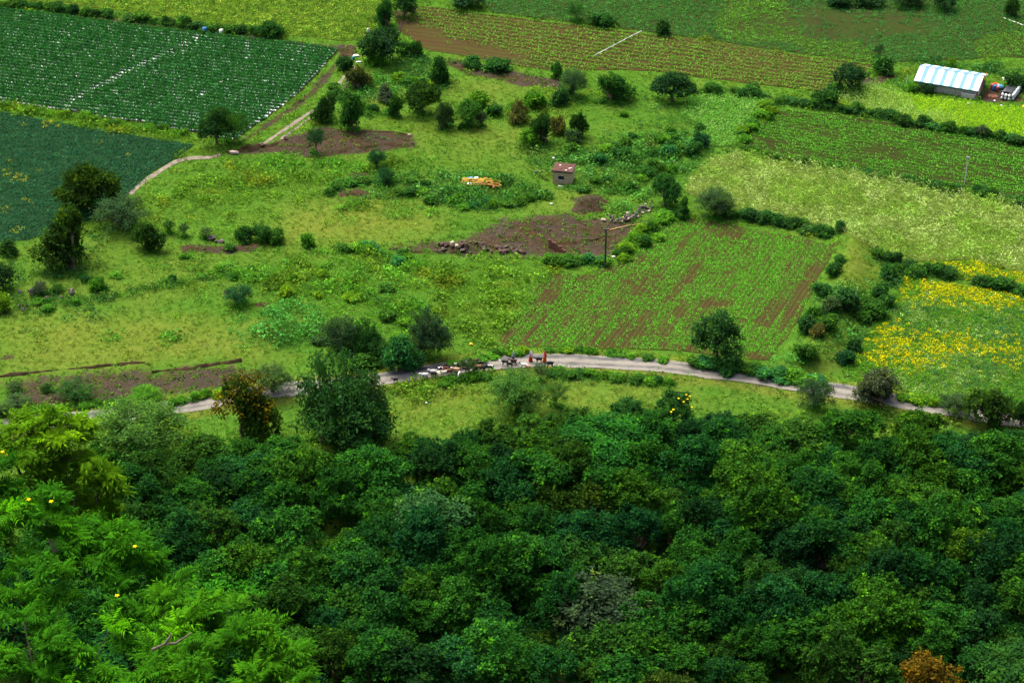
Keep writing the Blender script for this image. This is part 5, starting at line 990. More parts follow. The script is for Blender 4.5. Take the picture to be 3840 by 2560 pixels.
near_shrub('flowering_shrub', 'bright green shrub sloping down along the bottom edge with a bare forked branch', (-4.30, 22.26, 108.86), [(c, r*DC/4573) for c, r in (
    ((-5.34, 24.78, 110.47), 40), ((-4.98, 24.56, 110.43), 50), ((-5.24, 24.20, 110.37), 56), ((-4.58, 24.35, 110.38), 50), ((-4.71, 23.83, 110.42), 60), ((-4.25, 24.08, 110.30), 52), ((-3.86, 23.86, 110.27), 46), ((-3.57, 23.60, 110.22), 42), ((-3.35, 23.50, 110.06), 34), ((-4.06, 23.36, 110.34), 62), ((-3.47, 23.23, 110.07), 48), ((-4.54, 23.07, 110.42), 62), ((-5.09, 23.22, 110.42), 54), ((-5.26, 22.64, 110.41), 56), ((-3.88, 22.83, 110.15), 62), ((-4.76, 22.58, 110.21), 60), ((-3.22, 23.15, 109.79), 46))], 1.0, (.024, .094, .004), 5,
    flowers=[], stems=[[(-4.30, 22.26, 108.86), (-4.65, 22.92, 109.65), (-4.92, 23.54, 109.81), (-5.03, 24.02, 110.09)], [(-4.30, 22.26, 108.86), (-4.06, 22.81, 109.40), (-3.88, 23.17, 109.77), (-3.89, 23.47, 110.12)]], bare=[[(-5.27, 22.69, 111.10), (-5.08, 22.69, 111.21), (-4.92, 22.72, 111.20), (-4.70, 22.85, 111.29)], [(-5.08, 22.69, 111.21), (-5.01, 22.77, 111.28), (-5.00, 22.81, 111.32)]])

# ------------------------------------------------------------------ crops, weeds and grass: masses of small plants
def plant_proto(seed, n, r, h, leaf, wl=.5, style='dome'):
    rng = np.random.default_rng(seed)
    if style == 'dome':
        d = sphere(rng, n, .05); c = d*np.array([r, r, h])*rng.uniform(.45, .95, (len(d), 1)); dd = d+rng.normal(size=d.shape)*.5
    elif style == 'grass':
        a = rng.random(n)*6.283; c = np.stack([np.cos(a)*r*.35*rng.random(n), np.sin(a)*r*.35*rng.random(n), np.zeros(n)], 1); dd = np.stack([np.cos(a)*r, np.sin(a)*r, np.full(n, h)*rng.uniform(.6, 1.1, n)], 1); leaf = math.hypot(r, h)
    else:   # tall: feathery upright stems with leaves up the stem
        a = rng.random(n)*6.283; z = rng.uniform(.1, 1, n); c = np.stack([np.cos(a)*r*.5*rng.random(n), np.sin(a)*r*.5*rng.random(n), z*h], 1); dd = np.stack([np.cos(a), np.sin(a), rng.uniform(.2, 1.1, n)], 1)
    V = leaves(c, dd, leaf*rng.uniform(.7, 1.2, len(c)), leaf*wl*rng.uniform(.8, 1.2, len(c)), rng, .2, (d if style == 'dome' else 0)*np.ones((len(c), 3))*.5+np.array([0, 0, .6]), .5)
    return V, np.repeat(np.clip(rng.normal(1, .18, len(c)), .55, 1.5), 4)
def stuff(name, protos, x, y, s, cols, label, rng, dz=0, zs=None, gain=1.35):
    """one mesh of many small plants; s size, cols (n,3) leaf colour"""
    x, y = np.asarray(x), np.asarray(y); z = hgt(x, y)+dz; cols = np.minimum(cols*gain, .6); k = rng.integers(0, len(protos), len(x)); a = rng.random(len(x))*6.283; zs = s if zs is None else zs; Vs, Cs = [], []
    for i, (V, j) in enumerate(protos):
        m = np.where(k == i)[0]
        if not len(m): continue
        ca, sa = np.cos(a[m])[:, None], np.sin(a[m])[:, None]; sx = s[m][:, None]
        X = (V[None, :, 0]*ca-V[None, :, 1]*sa)*sx+x[m][:, None]; Y = (V[None, :, 0]*sa+V[None, :, 1]*ca)*sx+y[m][:, None]; Z = V[None, :, 2]*zs[m][:, None]+z[m][:, None]
        Vs.append(np.stack([X, Y, Z], -1).reshape(-1, 3)); Cs.append((cols[m][:, None, :]*j[None, :, None]).reshape(-1, 3))
    V, Cc = np.concatenate(Vs), np.concatenate(Cs)
    o = obj(name, npmesh(name, V, np.arange(len(V)).reshape(-1, 4), PLANT, {'Col': Cc})); return tag(o, label, None, None, 'stuff')
DOME = [plant_proto(i, 15, .5, .55, .33, .58) for i in range(4)]; WEED = [plant_proto(40+i, 18, .5, .55, .25, .6) for i in range(5)]; THICK = [plant_proto(5+i, 16, .42, .6, .40, .6) for i in range(3)]; TINY = [plant_proto(15+i, 5, .5, .35, .6, .6) for i in range(3)]; LOW = [plant_proto(10+i, 8, .5, .35, .6, .6) for i in range(3)]; TALL = [plant_proto(20+i, 12, .5, 1.0, .42, .22, 'tall') for i in range(4)]; GRASS = [plant_proto(30+i, 7, .5, .75, 1, .16, 'grass') for i in range(4)]
def mixcols(rng, n, palette, jit=.15):
    P = np.array(palette); return P[rng.integers(0, len(P), n)]*rng.uniform(1-jit, 1+jit, (n, 1))
def in_rows(poly, ang, spacing, step, rng, jit=.08):
    P = np.array(poly); c = P.mean(0); ca, sa = math.cos(ang), math.sin(ang); L = (P-c)@np.array([[ca, -sa], [sa, ca]]); u0, v0 = L.min(0); u1, v1 = L.max(0)
    U, V = np.meshgrid(np.arange(u0, u1, step), np.arange(v0, v1, spacing)); U = U.ravel()+rng.normal(0, step*.25, U.size); V = V.ravel()+rng.normal(0, jit, V.size)
    x, y = c[0]+U*ca-V*sa, c[1]+U*sa+V*ca; k = in_poly(x, y, poly); return x[k], y[k]
def anyway(poly, spacing, rng): return in_rows(poly, .4, spacing, spacing, rng, spacing*.3)
VR = np.random.default_rng(21)
FRAME = lambda x, y: (abs(x) < (y*.857+130*.515)*.257*1.06+2)       # skip plants far outside the photographed strip

# beds of white plastic mulch with bushy green plants
MULCHM = plain('white_mulch', (.46, .50, .51), .4, .15, 3, .4)
SPC = 1.16
def mulch_beds():
    P = np.array(P_MULCH); c = P.mean(0); ca, sa = math.cos(ANG_MULCH), math.sin(ANG_MULCH); L = (P-c)@np.array([[ca, -sa], [sa, ca]]); bed = bpy.data.objects['mulched_field']
    for v in np.arange(L[:, 1].min()+.5, L[:, 1].max(), SPC):
        u = np.linspace(L[:, 0].min(), L[:, 0].max(), 160); x, y = c[0]+u*ca-v*sa, c[1]+u*sa+v*ca; k = in_poly(x, y, P_MULCH)
        if k.sum() < 3: continue
        ua, ub = u[k].min(), u[k].max(); q = np.linspace(ua, ub, max(3, int((ub-ua)/2))); V = []
        for dv, dz in ((-.24, .07), (-.18, .11), (.18, .11), (.24, .07)):
            xx, yy = c[0]+q*ca-(v+dv)*sa, c[1]+q*sa+(v+dv)*ca; V.append(np.stack([xx, yy, hgt(xx, yy)+dz], 1))
        n = len(q); V = np.concatenate(V); Qm = np.concatenate([np.stack([np.arange(n-1)+j*n, np.arange(1, n)+j*n, np.arange(1, n)+(j+1)*n, np.arange(n-1)+(j+1)*n], 1) for j in range(3)])
        obj('mulch_bed', npmesh('mulch_bed', V, Qm, MULCHM), bed)
    return c, L
mc, mL = mulch_beds()
xs_, ys_ = [], []
ca, sa = math.cos(ANG_MULCH), math.sin(ANG_MULCH)
for v in np.arange(mL[:, 1].min()+.5, mL[:, 1].max(), SPC):
    u = np.arange(mL[:, 0].min(), mL[:, 0].max(), .25); u = u+VR.normal(0, .06, len(u)); vv = v+VR.normal(0, .04, len(u)); xs_.append(mc[0]+u*ca-vv*sa); ys_.append(mc[1]+u*sa+vv*ca)
x, y = np.concatenate(xs_), np.concatenate(ys_); k = in_poly(x, y, P_MULCH) & FRAME(x, y)
k &= seg_dist(x, y, [(-52.21, 318.67), (-70.85, 288.61)]) > .38; gap = vnoise(x, y, 2.2, 9)*.6+vnoise(x, y, .7, 8)*.4; k &= VR.random(len(x)) > .04+.22*(gap > .70); k &= seg_dist(x, y, P_MULCH[7:14]) > .5*VR.random(len(x))
x, y = x[k], y[k]; n = len(x)
stuff('mulched_crop', THICK, x, y, VR.uniform(.80, 1.08, n), mixcols(VR, n, [(.014, .072, .018), (.018, .085, .019), (.022, .098, .022)]), 'bushy green crop in straight rows on white plastic mulch', VR, .14, gain=1.5)
x, y = anyway(P_SOY, .56, VR); k = FRAME(x, y); x, y = x[k], y[k]; n = len(x); c = mixcols(VR, n, [(.011, .054, .027), (.015, .065, .028), (.020, .076, .030)]); m = vnoise(x, y, 3, 4)*.5+VR.random(n)*.5 > .86; c[m] = (.20, .22, .015)
stuff('dark_bean_crop', DOME, x, y, VR.uniform(.62, .95, n), c, 'dense dark blue-green bean crop', VR, gain=1.6)
x, y = anyway(P_YEL, .62, VR); k = FRAME(x, y); x, y = x[k], y[k]; n = len(x)
stuff('yellow_green_crop', DOME, x, y, VR.uniform(.6, 1.15, n), mixcols(VR, n, [(.115, .22, .020), (.075, .165, .017), (.165, .25, .030), (.04, .10, .013)], .25), 'leafy yellow-green crop beyond the mulched field', VR)
x, y = in_rows(P_ROWS, ANG_ROWS, 1.5, .20, VR, .16); k = FRAME(x, y); x, y = x[k], y[k]; den = vnoise(x, y, 9, 15)*.6+vnoise(x, y, 2.5, 16)*.4; near = np.exp(-(seg_dist(x, y, [(-4.07, 309.89), (15.97, 302.28), (36.76, 296.30), (50.37, 293.11)])/5)**2); dl = np.exp(-(seg_dist(x, y, [(-18.66, 318.60), (-13.95, 311.63), (-3.33, 308.04)])/4.5)**2)
k = VR.random(len(x)) < np.clip(.78+.7*(den-.4)+.5*near-1.7*dl, .02, .97); x, y = x[k], y[k]; n = len(x)
stuff('striped_crop', TINY, x, y, VR.uniform(.55, .80, n), mixcols(VR, n, [(.070, .150, .018), (.060, .160, .018), (.085, .165, .018)]), 'low green seedlings in long rows on brown soil', VR)
x, y = anyway(P_DARK, .66, VR); k = FRAME(x, y); x, y = x[k], y[k]; bare = soft_poly(x, y, [(38.42, 319.66), (42.91, 323.92), (52.35, 329.89), (61.36, 329.51), (70.93, 325.10), (71.14, 319.15), (60.53, 315.82), (53.22, 317.11), (44.56, 320.36)], 3)*(.35+.8*vnoise(x, y, 2, 3)); k = VR.random(len(x)) > np.clip(bare*1.1, 0, .9); x, y = x[k], y[k]; n = len(x)
c = mixcols(VR, n, [(.024, .095, .018), (.031, .118, .019), (.025, .102, .024)]); v_ = vnoise(x, y, 14, 6); m = v_ > .62; c[m] = c[m]*np.array([1.9, 1.35, .8])
stuff('upper_crop', DOME, x, y, VR.uniform(.6, .98, n), c, 'dense dark green crop filling the upper field', VR, gain=1.75)
x, y = in_rows(P_SPROUT, ANG_SPROUT, .95, .12, VR, .17); k = FRAME(x, y); x, y = x[k], y[k]; ca, sa = math.cos(ANG_SPROUT), math.sin(ANG_SPROUT); st = vnoise((x*ca+y*sa)/9, (-x*sa+y*ca)/.9, 1, 12)*.6+vnoise(x, y, 3, 13)*.4; k = VR.random(len(x)) < np.clip(.55+1.6*(st-.45), .05, .97); x, y = x[k], y[k]; n = len(x)
stuff('seedling_crop', TINY, x, y, VR.uniform(.38, .58, n), mixcols(VR, n, [(.042, .155, .013), (.055, .18, .014), (.038, .125, .013)]), 'low green seedlings in close rows on the seedling field', VR, gain=1.6)
x, y = anyway(P_PALE, .58, VR); k = FRAME(x, y); x, y = x[k], y[k]; n = len(x); v_ = vnoise(x, y, 4, 2); c = mixcols(VR, n, [(.15, .235, .05), (.21, .285, .09), (.12, .20, .032), (.085, .155, .024)], .2); c[v_ > .62] *= np.array([.75, .92, .55]); c *= (.7+.6*vnoise(x, y, 1.5, 77))[:, None]
stuff('pale_crop', TALL, x, y, VR.uniform(.8, 1.5, n), c*1.05, 'pale feathery yellow-green crop', VR, 0, VR.uniform(.5, 1.2, n))
x, y = in_rows(P_CENTRE, ANG_CENTRE, .62, .10, VR, .10); ca, sa = math.cos(ANG_CENTRE), math.sin(ANG_CENTRE); st = vnoise((x*ca+y*sa)/7, (-x*sa+y*ca)/.8, 1, 22)*.6+vnoise(x, y, 2.4, 23)*.4; edge_ = seg_dist(x, y, P_CENTRE+P_CENTRE[:1])
k = VR.random(len(x)) < np.clip(.66+2.6*(st-.46)-.35*(edge_ < 1.6), .03, .97); x, y = x[k], y[k]; n = len(x)
stuff('sown_crop', TINY, x, y, VR.uniform(.30, .46, n), mixcols(VR, n, [(.046, .19, .012), (.064, .23, .014), (.044, .15, .013)]), 'thin bright green sprouts in streaks on the sown field', VR, gain=1.45)
for nm, poly in (('golden_crop', P_GOLD), ('golden_strip_crop', P_GOLD2)):
    x, y = anyway(poly, .48, VR); k = FRAME(x, y); x, y = x[k], y[k]; n = len(x); c = mixcols(VR, n, [(.036, .135, .012), (.060, .175, .010), (.045, .15, .011)], .2)
    pa = np.zeros(n); da = np.zeros(n); ye = np.zeros(n)
    if nm == 'golden_crop':
        for p in ([(45.94, 220.89), (49.28, 223.93), (54.32, 225.35), (66.89, 225.32), (64.69, 215.40), (58.83, 218.97), (53.04, 218.20), (48.59, 219.72)], [(44.00, 208.32), (50.08, 211.89), (53.87, 212.51), (60.69, 209.94), (62.38, 204.93), (50.11, 201.96), (42.39, 203.80)]): pa = np.maximum(pa, soft_poly(x, y, p, 4))
        for p in ([(60.36, 220.92), (66.37, 222.97), (64.77, 215.77), (60.24, 216.66)], [(55.69, 212.41), (61.98, 211.70), (61.81, 206.62), (54.84, 203.30), (51.89, 206.69)], [(49.78, 223.50), (54.10, 224.17), (54.11, 218.94), (50.40, 218.18)]): da = np.maximum(da, soft_poly(x, y, p, 3))
        for p in ([(52.93, 232.87), (61.63, 232.95), (67.42, 227.69), (66.71, 224.53), (58.30, 225.95), (51.43, 224.20)], [(48.03, 219.76), (52.97, 217.84), (64.69, 215.40), (63.42, 209.69), (55.55, 211.70), (46.11, 210.10), (43.73, 212.53), (46.11, 218.35)]): ye = np.maximum(ye, soft_poly(x, y, p, 3))
    else: ye += .55
    q = VR.random(n); w_ = vnoise(x, y, 2.5, 31); m = q < pa*(.15+.8*(w_ > .55))*.7; c[m] = mixcols(VR, m.sum(), [(.11, .21, .045), (.15, .25, .07)]); m2 = (VR.random(n) < da*.75) & ~m; c[m2] = mixcols(VR, m2.sum(), [(.022, .09, .03), (.03, .11, .03)]); m3 = (VR.random(n) < ye*(.62+.38*(vnoise(x, y, 1.8, 33) > .35))) & ~m & ~m2; c[m3] = mixcols(VR, m3.sum(), [(.32, .32, .003), (.24, .29, .004), (.38, .33, .003)])
    stuff(nm, DOME, x, y, VR.uniform(.55, .85, n), c, 'crop turning golden yellow in patches' if nm == 'golden_crop' else 'yellowing crop strip above the dark hedge', VR)
x, y = anyway(P_BARNFIELD, .48, VR); k = FRAME(x, y); x, y = x[k], y[k]; n = len(x); c = mixcols(VR, n, [(.16, .34, .008), (.21, .38, .008), (.12, .28, .010)]); sor = soft_poly(x, y, [(50.94, 289.92), (52.36, 295.06), (57.37, 296.84), (61.66, 292.61), (63.39, 286.24), (67.12, 283.92), (68.65, 279.84), (60.16, 283.49), (54.68, 285.29)], 1.5) > VR.random(n); c[sor] = mixcols(VR, sor.sum(), [(.17, .30, .06), (.11, .22, .03), (.24, .36, .10)])
stuff('barn_crop', TALL, x, y, VR.uniform(.6, .9, n), c, 'bright yellow-green and pale tall crop below the striped shed', VR, 0, np.where(sor, VR.uniform(.9, 1.4, n), VR.uniform(.5, .8, n)))
x, y = in_rows(P_CORNER, ANG_CORNER, 1.4, .36, VR, .22); k = FRAME(x, y); x, y = x[k], y[k]; n = len(x)
stuff('corner_crop', LOW, x, y, VR.uniform(.5, .75, n), mixcols(VR, n, [(.08, .16, .02), (.07, .14, .022)]), 'low crop in raised beds of the small corner plot', VR)
x, y = anyway(P_LEAFY, .55, VR); n = len(x)
stuff('leafy_crop', TALL, x, y, VR.uniform(.7, 1.1, n), mixcols(VR, n, [(.09, .25, .03), (.06, .21, .02), (.15, .30, .06)]), 'loose leafy green patch between hedge and seedling field', VR, 0, VR.uniform(.5, .9, n))

# meadow weeds: patches
FIELDS = [P_MULCH, P_SOY, P_YEL, P_ROWS, P_DARK, P_SPROUT, P_PALE, P_CENTRE, P_GOLD, P_GOLD2, P_BARNFIELD, P_CORNER, P_LEAFY]
def open_ground(x, y, pad=0):
    k = FRAME(x, y) & (seg_dist(x, y, ROADLINE) > 1.55)
    for p in FIELDS: k &= ~in_poly(x, y, p)
    bl, bl2 = BARN.location, 5.5; q = np.array([x-BARN.location[0], y-BARN.location[1]]); a = BARN.rotation_euler.z; u = q[0]*math.cos(a)+q[1]*math.sin(a); v = -q[0]*math.sin(a)+q[1]*math.cos(a); k &= ~((u > -.5) & (u < 12.5) & (v > -.3) & (v < 6.8))
    h_ = bpy.data.objects['hut'].location; k &= ~((x > h_[0]-.2) & (x < h_[0]+3.6) & (y > h_[1]-.4) & (y < h_[1]+2.6))
    return k
def ground_attr(x, y, L_):
    r_ = np.zeros(len(x))
    for p, f, s in L_: r_ = np.maximum(r_, s*soft_poly(x, y, p, f))
    return r_
X, Y = np.meshgrid(np.arange(-92, 92, .62), np.arange(172, 338, .62)); x = X.ravel()+VR.uniform(-.3, .3, X.size); y = Y.ravel()+VR.uniform(-.3, .3, X.size)
k = open_ground(x, y) & ~in_poly(x, y, FOREST); x, y = x[k], y[k]; so = ground_attr(x, y, SOIL); dr = ground_attr(x, y, DRY); tr = np.minimum.reduce([seg_dist(x, y, l_) for l_ in ([(-55.55, 257.83), (-54.14, 261.28), (-52.11, 265.02), (-50.33, 267.80), (-48.74, 268.97), (-47.03, 269.37), (-45.08, 269.60)], [(-37.72, 274.11), (-35.97, 277.71), (-33.96, 281.49), (-32.10, 284.96), (-30.57, 287.37), (-29.49, 289.85)], [(-28.89, 292.68), (-27.90, 296.77), (-27.19, 300.09)])])
WEEDY = [ # dense leafy patches: polygon, feather, strength, colour index
    ([(-11.92, 263.96), (-8.72, 263.89), (-1.66, 262.02), (4.05, 259.84), (5.27, 256.84), (-2.23, 252.83), (-9.71, 253.96), (-12.03, 258.07)], 2.0, 1, 0), ([(-27.21, 258.64), (-24.04, 262.91), (-19.57, 262.98), (-13.82, 263.30), (-12.98, 258.11), (-17.32, 256.73), (-21.65, 255.77), (-26.05, 255.93)], 1.5, 1, 0), ([(0.26, 275.19), (8.14, 271.92), (16.20, 276.21), (25.73, 279.36), (28.04, 274.72), (27.17, 263.90), (21.78, 259.75), (18.94, 254.31), (12.87, 258.58), (4.71, 261.38), (3.50, 267.26)], 4, .9, 0),
    ([(-24.30, 241.21), (-18.95, 241.81), (-14.60, 238.63), (-10.37, 236.30), (-12.53, 231.33), (-19.55, 232.42), (-24.02, 237.49)], 3, .9, 1), ([(-43.99, 236.46), (-28.27, 238.75), (-16.07, 232.53), (-10.01, 225.50), (-12.45, 215.79), (-19.06, 215.73), (-30.78, 228.22), (-39.26, 231.70)], 7, .85, 1), ([(-16.25, 236.10), (1.42, 237.41), (3.73, 232.54), (0.23, 223.50), (-2.53, 214.75), (-8.59, 215.68), (-10.01, 225.50)], 5, .95, 2), ([(-36.33, 217.49), (-35.62, 220.80), (-31.61, 225.21), (-25.96, 225.65), (-22.78, 221.25), (-22.92, 215.82), (-28.84, 214.45), (-33.85, 215.22)], 1.5, 1, 3),
    ([(-44.55, 216.92), (-41.94, 218.02), (-40.59, 216.25), (-43.79, 215.55)], .8, 1, 1), ([(-51.93, 217.88), (-48.59, 217.92), (-48.09, 216.56), (-51.14, 216.57)], .8, .9, 1), ([(-53.44, 258.82), (-43.34, 264.02), (-34.82, 268.48), (-29.52, 267.27), (-25.21, 261.54), (-33.39, 254.27), (-44.78, 250.79), (-52.18, 254.77)], 6, .85, 2), ([(-40.07, 269.03), (-31.02, 269.50), (-21.27, 270.06), (-11.53, 271.42), (-11.33, 265.40), (-24.14, 264.37), (-36.94, 264.06)], 3, .9, 1), ([(-23.77, 299.35), (-15.36, 301.22), (-8.14, 296.04), (-19.07, 290.65), (-28.33, 285.37), (-24.69, 292.02)], 3, .8, 0), ([(-33.97, 302.73), (-29.11, 304.52), (-32.59, 287.26), (-40.56, 273.50), (-43.13, 272.76), (-36.54, 285.61)], 3, .35, 2),
    ([(-19.88, 305.83), (-15.11, 308.67), (-13.51, 304.86), (-11.01, 302.57), (-14.81, 300.77), (-19.17, 301.39)], 1.5, 1, 4), ([(-14.66, 253.20), (-10.87, 251.56), (-12.07, 250.31), (-17.00, 250.53)], 1.5, .9, 1), ([(-9.60, 250.16), (-4.67, 249.45), (-4.63, 246.88), (-10.72, 246.95)], 1.5, .8, 1), ([(20.16, 287.68), (36.03, 288.85), (30.82, 276.26), (21.70, 279.22)], 5, .7, 0), ([(-69.57, 237.50), (-59.35, 239.84), (-55.56, 225.62), (-66.47, 223.44)], 6, .5, 4), ([(-16.36, 207.27), (-9.45, 208.59), (-2.49, 210.22), (-4.03, 204.57), (-10.18, 198.95), (-15.58, 202.60)], 4, .7, 2),
    ([(61.58, 294.96), (68.75, 292.75), (75.27, 290.08), (80.80, 288.44), (81.20, 290.22), (73.45, 292.72), (61.98, 297.39)], 2, .9, 0), ([(64.31, 308.50), (83.97, 302.74), (83.46, 300.41), (66.07, 304.53)], 2, .9, 4), ([(-81.23, 290.30), (-69.90, 285.30), (-47.45, 275.64), (-48.47, 273.39), (-65.52, 279.96), (-80.33, 286.29)], .8, .9, 2), ([(12.91, 252.42), (15.80, 257.05), (19.14, 256.89), (19.37, 253.56), (17.98, 251.45), (13.29, 251.15)], 1.0, 1, 3), ([(-24.32, 258.20), (-19.70, 254.45), (-15.28, 253.21), (-15.22, 251.87), (-23.14, 250.27), (-25.94, 254.53)], 3, .7, 1),
    ([(41.26, 228.78), (43.26, 227.03), (47.77, 229.11), (47.07, 222.07), (44.37, 216.80), (40.75, 211.24), (37.93, 209.58), (37.18, 215.26), (39.16, 221.70)], 2.0, .85, 0), ([(49.46, 240.01), (51.56, 236.55), (53.07, 233.72), (50.85, 229.92), (49.11, 231.34)], 2, .9, 4),
    ([(30.66, 209.37), (32.53, 211.45), (34.71, 212.93), (35.30, 208.96), (36.49, 206.54), (38.04, 204.74), (34.60, 205.85)], 1.5, 1, 3), ([(38.78, 207.43), (42.55, 204.87), (40.63, 204.06), (38.14, 205.44)], 1, .9, 1),
]
PAL = [[(.032, .118, .017), (.044, .150, .018), (.024, .083, .018), (.062, .162, .032)], [(.052, .158, .014), (.068, .190, .014), (.038, .124, .014)], [(.072, .160, .013), (.092, .186, .013), (.050, .126, .012)], [(.036, .142, .022), (.046, .17, .027), (.056, .18, .024)], [(.020, .080, .016), (.030, .10, .016), (.016, .062, .017)]]
w_ = np.zeros(len(x)); ci = np.full(len(x), 2)
for p, f, s, i in WEEDY:
    q = s*soft_poly(x, y, p, f); m = q > w_; w_[m] = q[m]; ci[m] = i
nz = vnoise(x, y, 5, 41)*.5+vnoise(x, y, 1.8, 42)*.5; base = np.clip((nz-.47)*3-.6*dr, 0, 1)
prob = np.clip(np.maximum(w_*(.55+.9*(nz > .35)), .75*base), 0, 1)*np.where(so > .4, .10, 1); prob[tr < .7] = 0
k = VR.random(len(x)) < prob; wx, wy, wc, ww = x[k], y[k], ci[k], w_[k]; n = len(wx); c = np.zeros((n, 3))
for i in range(5):
    m = wc == i; c[m] = mixcols(VR, m.sum(), PAL[i], .2)
olv = vnoise(wx, wy, 3, 44) > .72; c[olv] *= np.array([1.25, .85, .8])
sz = np.where(ww > .5, VR.uniform(.7, 1.5, n), VR.uniform(.45, 1.1, n))*(.7+.9*(vnoise(wx, wy, 1.6, 61) > .6)); c *= (.75+.55*vnoise(wx, wy, 2.2, 63))[:, None]; stuff('meadow_weeds', WEED, wx, wy, sz, c, 'leafy weeds growing in patches over the meadow', VR, 0, sz*VR.uniform(.6, 1.2, n))
k = (VR.random(len(x)) < .45*(1-so)*(1-.35*w_)) & (tr > .5); gx_, gy_ = x[k], y[k]; n = len(gx_); d_ = np.clip(dr[k]+1.2*(vnoise(gx_, gy_, 7, 51)-.45), 0, 1)[:, None]
c = (mixcols(VR, n, [(.050, .122, .011), (.064, .142, .012), (.042, .10, .011)])*(1-d_)+mixcols(VR, n, [(.105, .160, .014), (.082, .138, .011), (.135, .168, .022)])*d_)
stuff('meadow_grass', GRASS, gx_, gy_, VR.uniform(.35, .8, n), c, 'short grass of the meadow and banks', VR, 0, VR.uniform(.25, .6, n))
hx, hy, hc = [], [], []
for line, cols in HEDGES:
    L = smooth_line(line, 8); s_ = np.r_[0, np.cumsum(np.linalg.norm(np.diff(L, axis=0), axis=1))]; n = int(s_[-1]*7); q = VR.random(n)*s_[-1]
    hx.append(np.interp(q, s_, L[:, 0])+VR.normal(0, .75, n)); hy.append(np.interp(q, s_, L[:, 1])+VR.normal(0, .75, n)); hc.append(np.array([CROWN_COL[c_] for c_ in cols])[VR.integers(0, len(cols), n)]*VR.uniform(.8, 1.5, (n, 1)))
for tx, ty, tw, tc in TREES[:NMEADOW]:
    n = int(6+3*tw); a = VR.random(n)*6.283; q = tw*.5*VR.uniform(.1, .75, n); hx.append(tx+q*np.cos(a)); hy.append(ty+q*np.sin(a)); hc.append(np.array([(.022, .11, .010), (.032, .14, .010), (.016, .08, .010)])[VR.integers(0, 3, n)]*VR.uniform(.8, 1.3, (n, 1)))
hx, hy, hc = np.concatenate(hx), np.concatenate(hy), np.concatenate(hc); k = seg_dist(hx, hy, ROADLINE) > 1.7; hx, hy, hc = hx[k], hy[k], hc[k]
stuff('bank_weeds', WEED, hx, hy, VR.uniform(.6, 1.3, len(hx)), hc, 'tangled weeds filling the banks and verges between the shrubs', VR, gain=1.1)
ux = VR.uniform(-16, 0, 2600); uy = VR.uniform(12, 33, 2600); k = ux < -1.5-(30-uy)*.12; ux, uy = ux[k], uy[k]
stuff('gap_darkening_scrub', WEED, ux, uy, VR.uniform(.7, 1.4, len(ux)), mixcols(VR, len(ux), [(.012, .045, .007), (.018, .06, .008)]), 'added hillside scrub, coloured dark to deepen the gaps in the foreground shrubs', VR, gain=1)  # scrub added to fill the near shrub gaps with a shade-like dark green
# undergrowth on the forest floor and thin weeds on the bare plots
k = (so > .3) & (VR.random(len(x)) < .26) & (tr > .6); sx_, sy_ = x[k], y[k]; n = len(sx_)
stuff('bare_soil_weeds', LOW, sx_, sy_, VR.uniform(.35, .8, n), mixcols(VR, n, [(.06, .15, .015), (.08, .12, .018), (.04, .10, .015)], .25), 'sparse low weeds on the bare brown soil', VR)
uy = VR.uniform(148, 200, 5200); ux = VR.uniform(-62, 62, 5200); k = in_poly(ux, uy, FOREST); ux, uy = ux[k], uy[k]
stuff('forest_undergrowth', DOME, ux, uy, VR.uniform(.8, 1.6, len(ux)), mixcols(VR, len(ux), [(.010, .045, .010), (.016, .06, .010)]), 'undergrowth on the forest floor, with shade between the crowns put into its colour', VR, gain=1)  # leaf colour lowered so the gaps between crowns look shaded
# ------------------------------------------------------------------ goats and walkers
def skin_mesh(name, V, E, Rd, mtl, sub=2):
    me = bpy.data.meshes.new(name); me.from_pydata(V, E, []); o = bpy.data.objects.new(name, me); COL.objects.link(o)
    sk = o.modifiers.new('s', 'SKIN'); sk.use_smooth_shade = True
    for i, d in enumerate(me.skin_vertices[0].data): d.radius = (Rd[i], Rd[i]) if not hasattr(Rd[i], '__len__') else Rd[i]; d.use_root = i == 0
    m = o.modifiers.new('b', 'SUBSURF'); m.levels = sub; m.render_levels = sub
    dg = bpy.context.evaluated_depsgraph_get(); r_ = bpy.data.meshes.new_from_object(o.evaluated_get(dg)); r_.name = name
    bpy.data.objects.remove(o); r_.materials.clear(); r_.materials.append(mtl)
    r_.polygons.foreach_set('use_smooth', np.full(len(r_.polygons), True)); return r_
def goat_mats(name, body, head=None, legs=None, belly=None, patch=None):
    m, n, l, out = mat(name); tc = n.new('ShaderNodeTexCoord').outputs['Object']; sp = n.new('ShaderNodeSeparateXYZ'); l.new(tc, sp.inputs[0])
    b = n.new('ShaderNodeBsdfPrincipled'); b.inputs['Roughness'].default_value = .8; b.inputs['Specular IOR Level'].default_value = .15
    f = noise(n, l, 14, 4, .6, tc); col = ramp(n, l, f, [(.3, [c*.75 for c in body]), (.7, [min(1, c*1.25) for c in body])])
    nz = mth(n, l, 'MULTIPLY', mth(n, l, 'SUBTRACT', noise(n, l, 5, 3, .5, tc), .5), .18)
    def band(sock, lo, up=True):
        v = mth(n, l, 'ADD', sock, nz); q = mth(n, l, 'GREATER_THAN' if up else 'LESS_THAN', v, lo); return q
    if belly: col = mixc(n, l, band(sp.outputs['Z'], .50, False), col, belly)
    if patch: col = mixc(n, l, mth(n, l, 'GREATER_THAN', noise(n, l, 3.2, 2, .4, tc), .53), col, patch)
    if legs: col = mixc(n, l, band(sp.outputs['Z'], .36, False), col, legs)
    if head: col = mixc(n, l, band(sp.outputs['X'], .40), col, head)
    l.new(col, b.inputs['Base Color']); l.new(b.outputs[0], out.inputs[0]); return m
